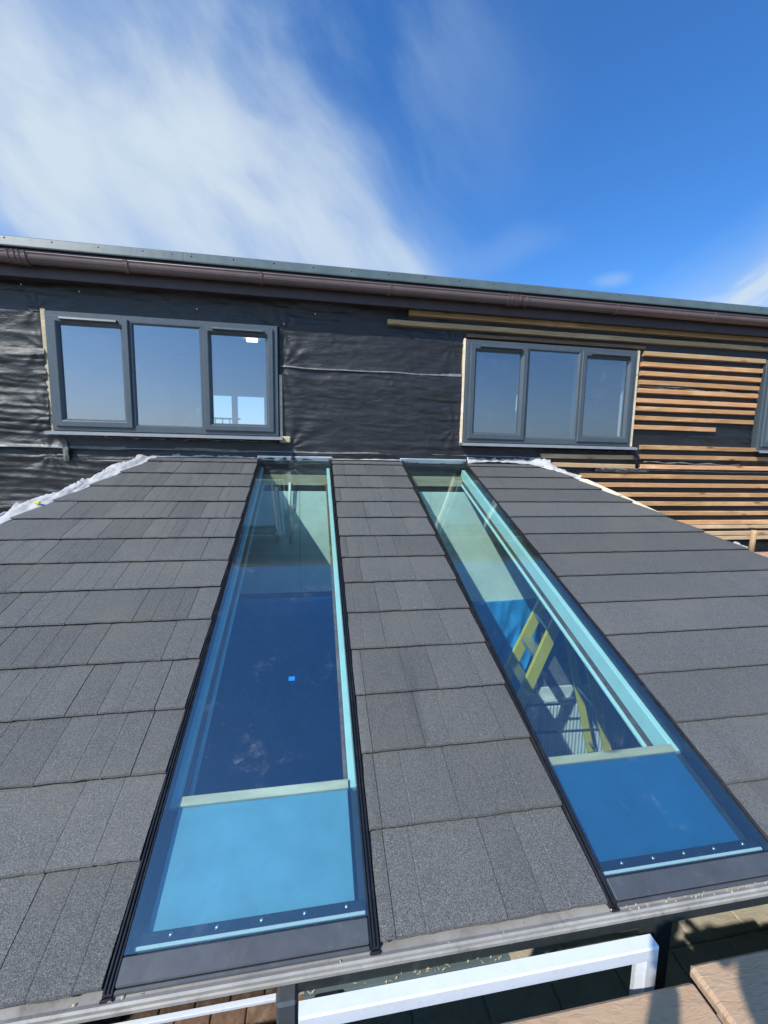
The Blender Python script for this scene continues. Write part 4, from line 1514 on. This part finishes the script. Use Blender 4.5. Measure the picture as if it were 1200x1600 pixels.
# face, ears, hair
hd = MB()
bm = bmesh.new()
bmesh.ops.create_uvsphere(bm, u_segments=24, v_segments=16, radius=1.0)
for v in bm.verts:
    x, y, z = v.co
    r = 1.0 + 0.10 * max(0, y) * max(0, 1 - abs(z) * 1.6) * max(0, 1 - abs(x) * 5)
    v.co = Vector((x * 0.080 * (1 - 0.18 * max(0, -z)), y * 0.100 * r, z * 0.118))
    v.co += Vector(pv(0, 0.035, 1.635))
me = bpy.data.meshes.new('head')
bm.to_mesh(me)
bm.free()
me.materials.append(SKIN)
for p_ in me.polygons:
    p_.use_smooth = True
o = bpy.data.objects.new('head', me)
for v in me.vertices:
    v.co -= person.location
COL.objects.link(o)
o.parent = person
hf = MB()
hf.tube([pv(0, 0.128, 1.645), pv(0, 0.155, 1.615), pv(0, 0.135, 1.605)], [0.010, 0.015, 0.008], 8)
for s_ in (-1, 1):
    hf.tube([pv(s_ * 0.078, 0.03, 1.655), pv(s_ * 0.092, 0.02, 1.64), pv(s_ * 0.078, 0.03, 1.605)], [0.012, 0.016, 0.010], 8)
hf.build('nose_and_ears', SKIN, person)
ey = MB()
for s_ in (-1, 1):
    ey.tube([pv(s_ * 0.032, 0.118, 1.655), pv(s_ * 0.032, 0.129, 1.655)], [0.013, 0.009], 10)
ey.tube([pv(-0.024, 0.128, 1.578), pv(0, 0.134, 1.576), pv(0.024, 0.128, 1.578)], [0.004, 0.006, 0.004], 8)
ey.build('eyes_and_mouth', HAIR, person)
bm = bmesh.new()
bmesh.ops.create_uvsphere(bm, u_segments=20, v_segments=14, radius=1.0)
dl = [v for v in bm.verts if v.co.z < -0.35 or (v.co.y > 0.45 and v.co.z < 0.45)]
bmesh.ops.delete(bm, geom=dl, context='VERTS')
for v in bm.verts:
    v.co = Vector((v.co.x * 0.089, v.co.y * 0.108, v.co.z * 0.128)) + Vector(pv(0, 0.026, 1.64)) - person.location
me = bpy.data.meshes.new('hair')
bm.to_mesh(me)
bm.free()
me.materials.append(HAIR)
o = bpy.data.objects.new('hair', me)
COL.objects.link(o)
o.parent = person
# hands: palm and five fingers each, closed on the sides of the phone
for s_, wx_ in ((-1, -0.01), (1, 0.19)):
    px = pv(wx_ + HX, 0.43, 1.20)
    cxp = 0.10
    hv, he, hr_ = [], [], []
    p0 = Vector(px)
    d = Vector((0.018 * -s_, 0.045, 0.012))
    hv += [p0, p0 + d * 0.6, p0 + d]
    he += [(0, 1), (1, 2)]
    hr_ += [0.026, (0.018, 0.032), (0.014, 0.034)]
    for f in range(4):
        b0 = len(hv)
        base = p0 + d + Vector((0, 0, -0.026 + f * 0.018))
        L_ = (0.055, 0.066, 0.070, 0.062)[f]
        hv += [base, base + Vector((0.012 * -s_, L_ * 0.42, 0.002)), base + Vector((0.030 * -s_, L_ * 0.55, 0.002)), base + Vector((0.040 * -s_, L_ * 0.40, 0))]
        he += [(2, b0), (b0, b0 + 1), (b0 + 1, b0 + 2), (b0 + 2, b0 + 3)]
        hr_ += [0.010, 0.0092, 0.0085, 0.0075]
    b0 = len(hv)
    hv += [p0 + d * 0.4 + Vector((0.012 * -s_, -0.004, 0.026)), p0 + d * 0.5 + Vector((0.026 * -s_, -0.004, 0.045)), p0 + d * 0.7 + Vector((0.040 * -s_, 0.0, 0.050))]
    he += [(1, b0), (b0, b0 + 1), (b0 + 1, b0 + 2)]
    hr_ += [0.013, 0.011, 0.009]
    skinned('hand', hv, he, hr_, SKIN, person, sub=1)
ph = MB()
ph.box(-0.068, 0.008, -3.846, -3.838, 3.155, 3.312, 0.003)
tag(ph.build('phone', PHONE), 'black phone held upright in both hands of the person on the terrace', 'phone')

# ------------------------------------------------------------------ wood shavings and grit left on the eaves
sv = MB()
rg = random.Random(91)
for _ in range(90):
    if rg.random() < 0.5:
        p0 = Vector((rg.gauss(1.05, 0.16), rg.uniform(-2.956, -2.935), 2.1005))
    elif rg.random() < 0.6:
        p0 = Vector((rg.uniform(-0.02, 0.48), rg.uniform(-2.963, -2.948), 2.031))
    else:
        p0 = Vector((rg.uniform(-0.6, 1.5), rg.uniform(-2.956, -2.935), 2.1005))
    a = rg.uniform(0, 6.28)
    l = rg.uniform(0.002, 0.008)
    d = Vector((math.cos(a) * l, math.sin(a) * l * 0.6, 0))
    n = Vector((-math.sin(a), math.cos(a) * 0.6, 0)) * rg.uniform(0.001, 0.0022)
    h = Vector((0, 0, rg.uniform(0.001, 0.004)))
    sv.add([p0 - d - n, p0 - d + n, p0 + n + h, p0 - n + h, p0 + d + n * 0.6, p0 + d - n * 0.6], [(0, 1, 2, 3), (3, 2, 4, 5)])
tag(sv.build('wood_shavings', PINE, recalc=False), kind='stuff')
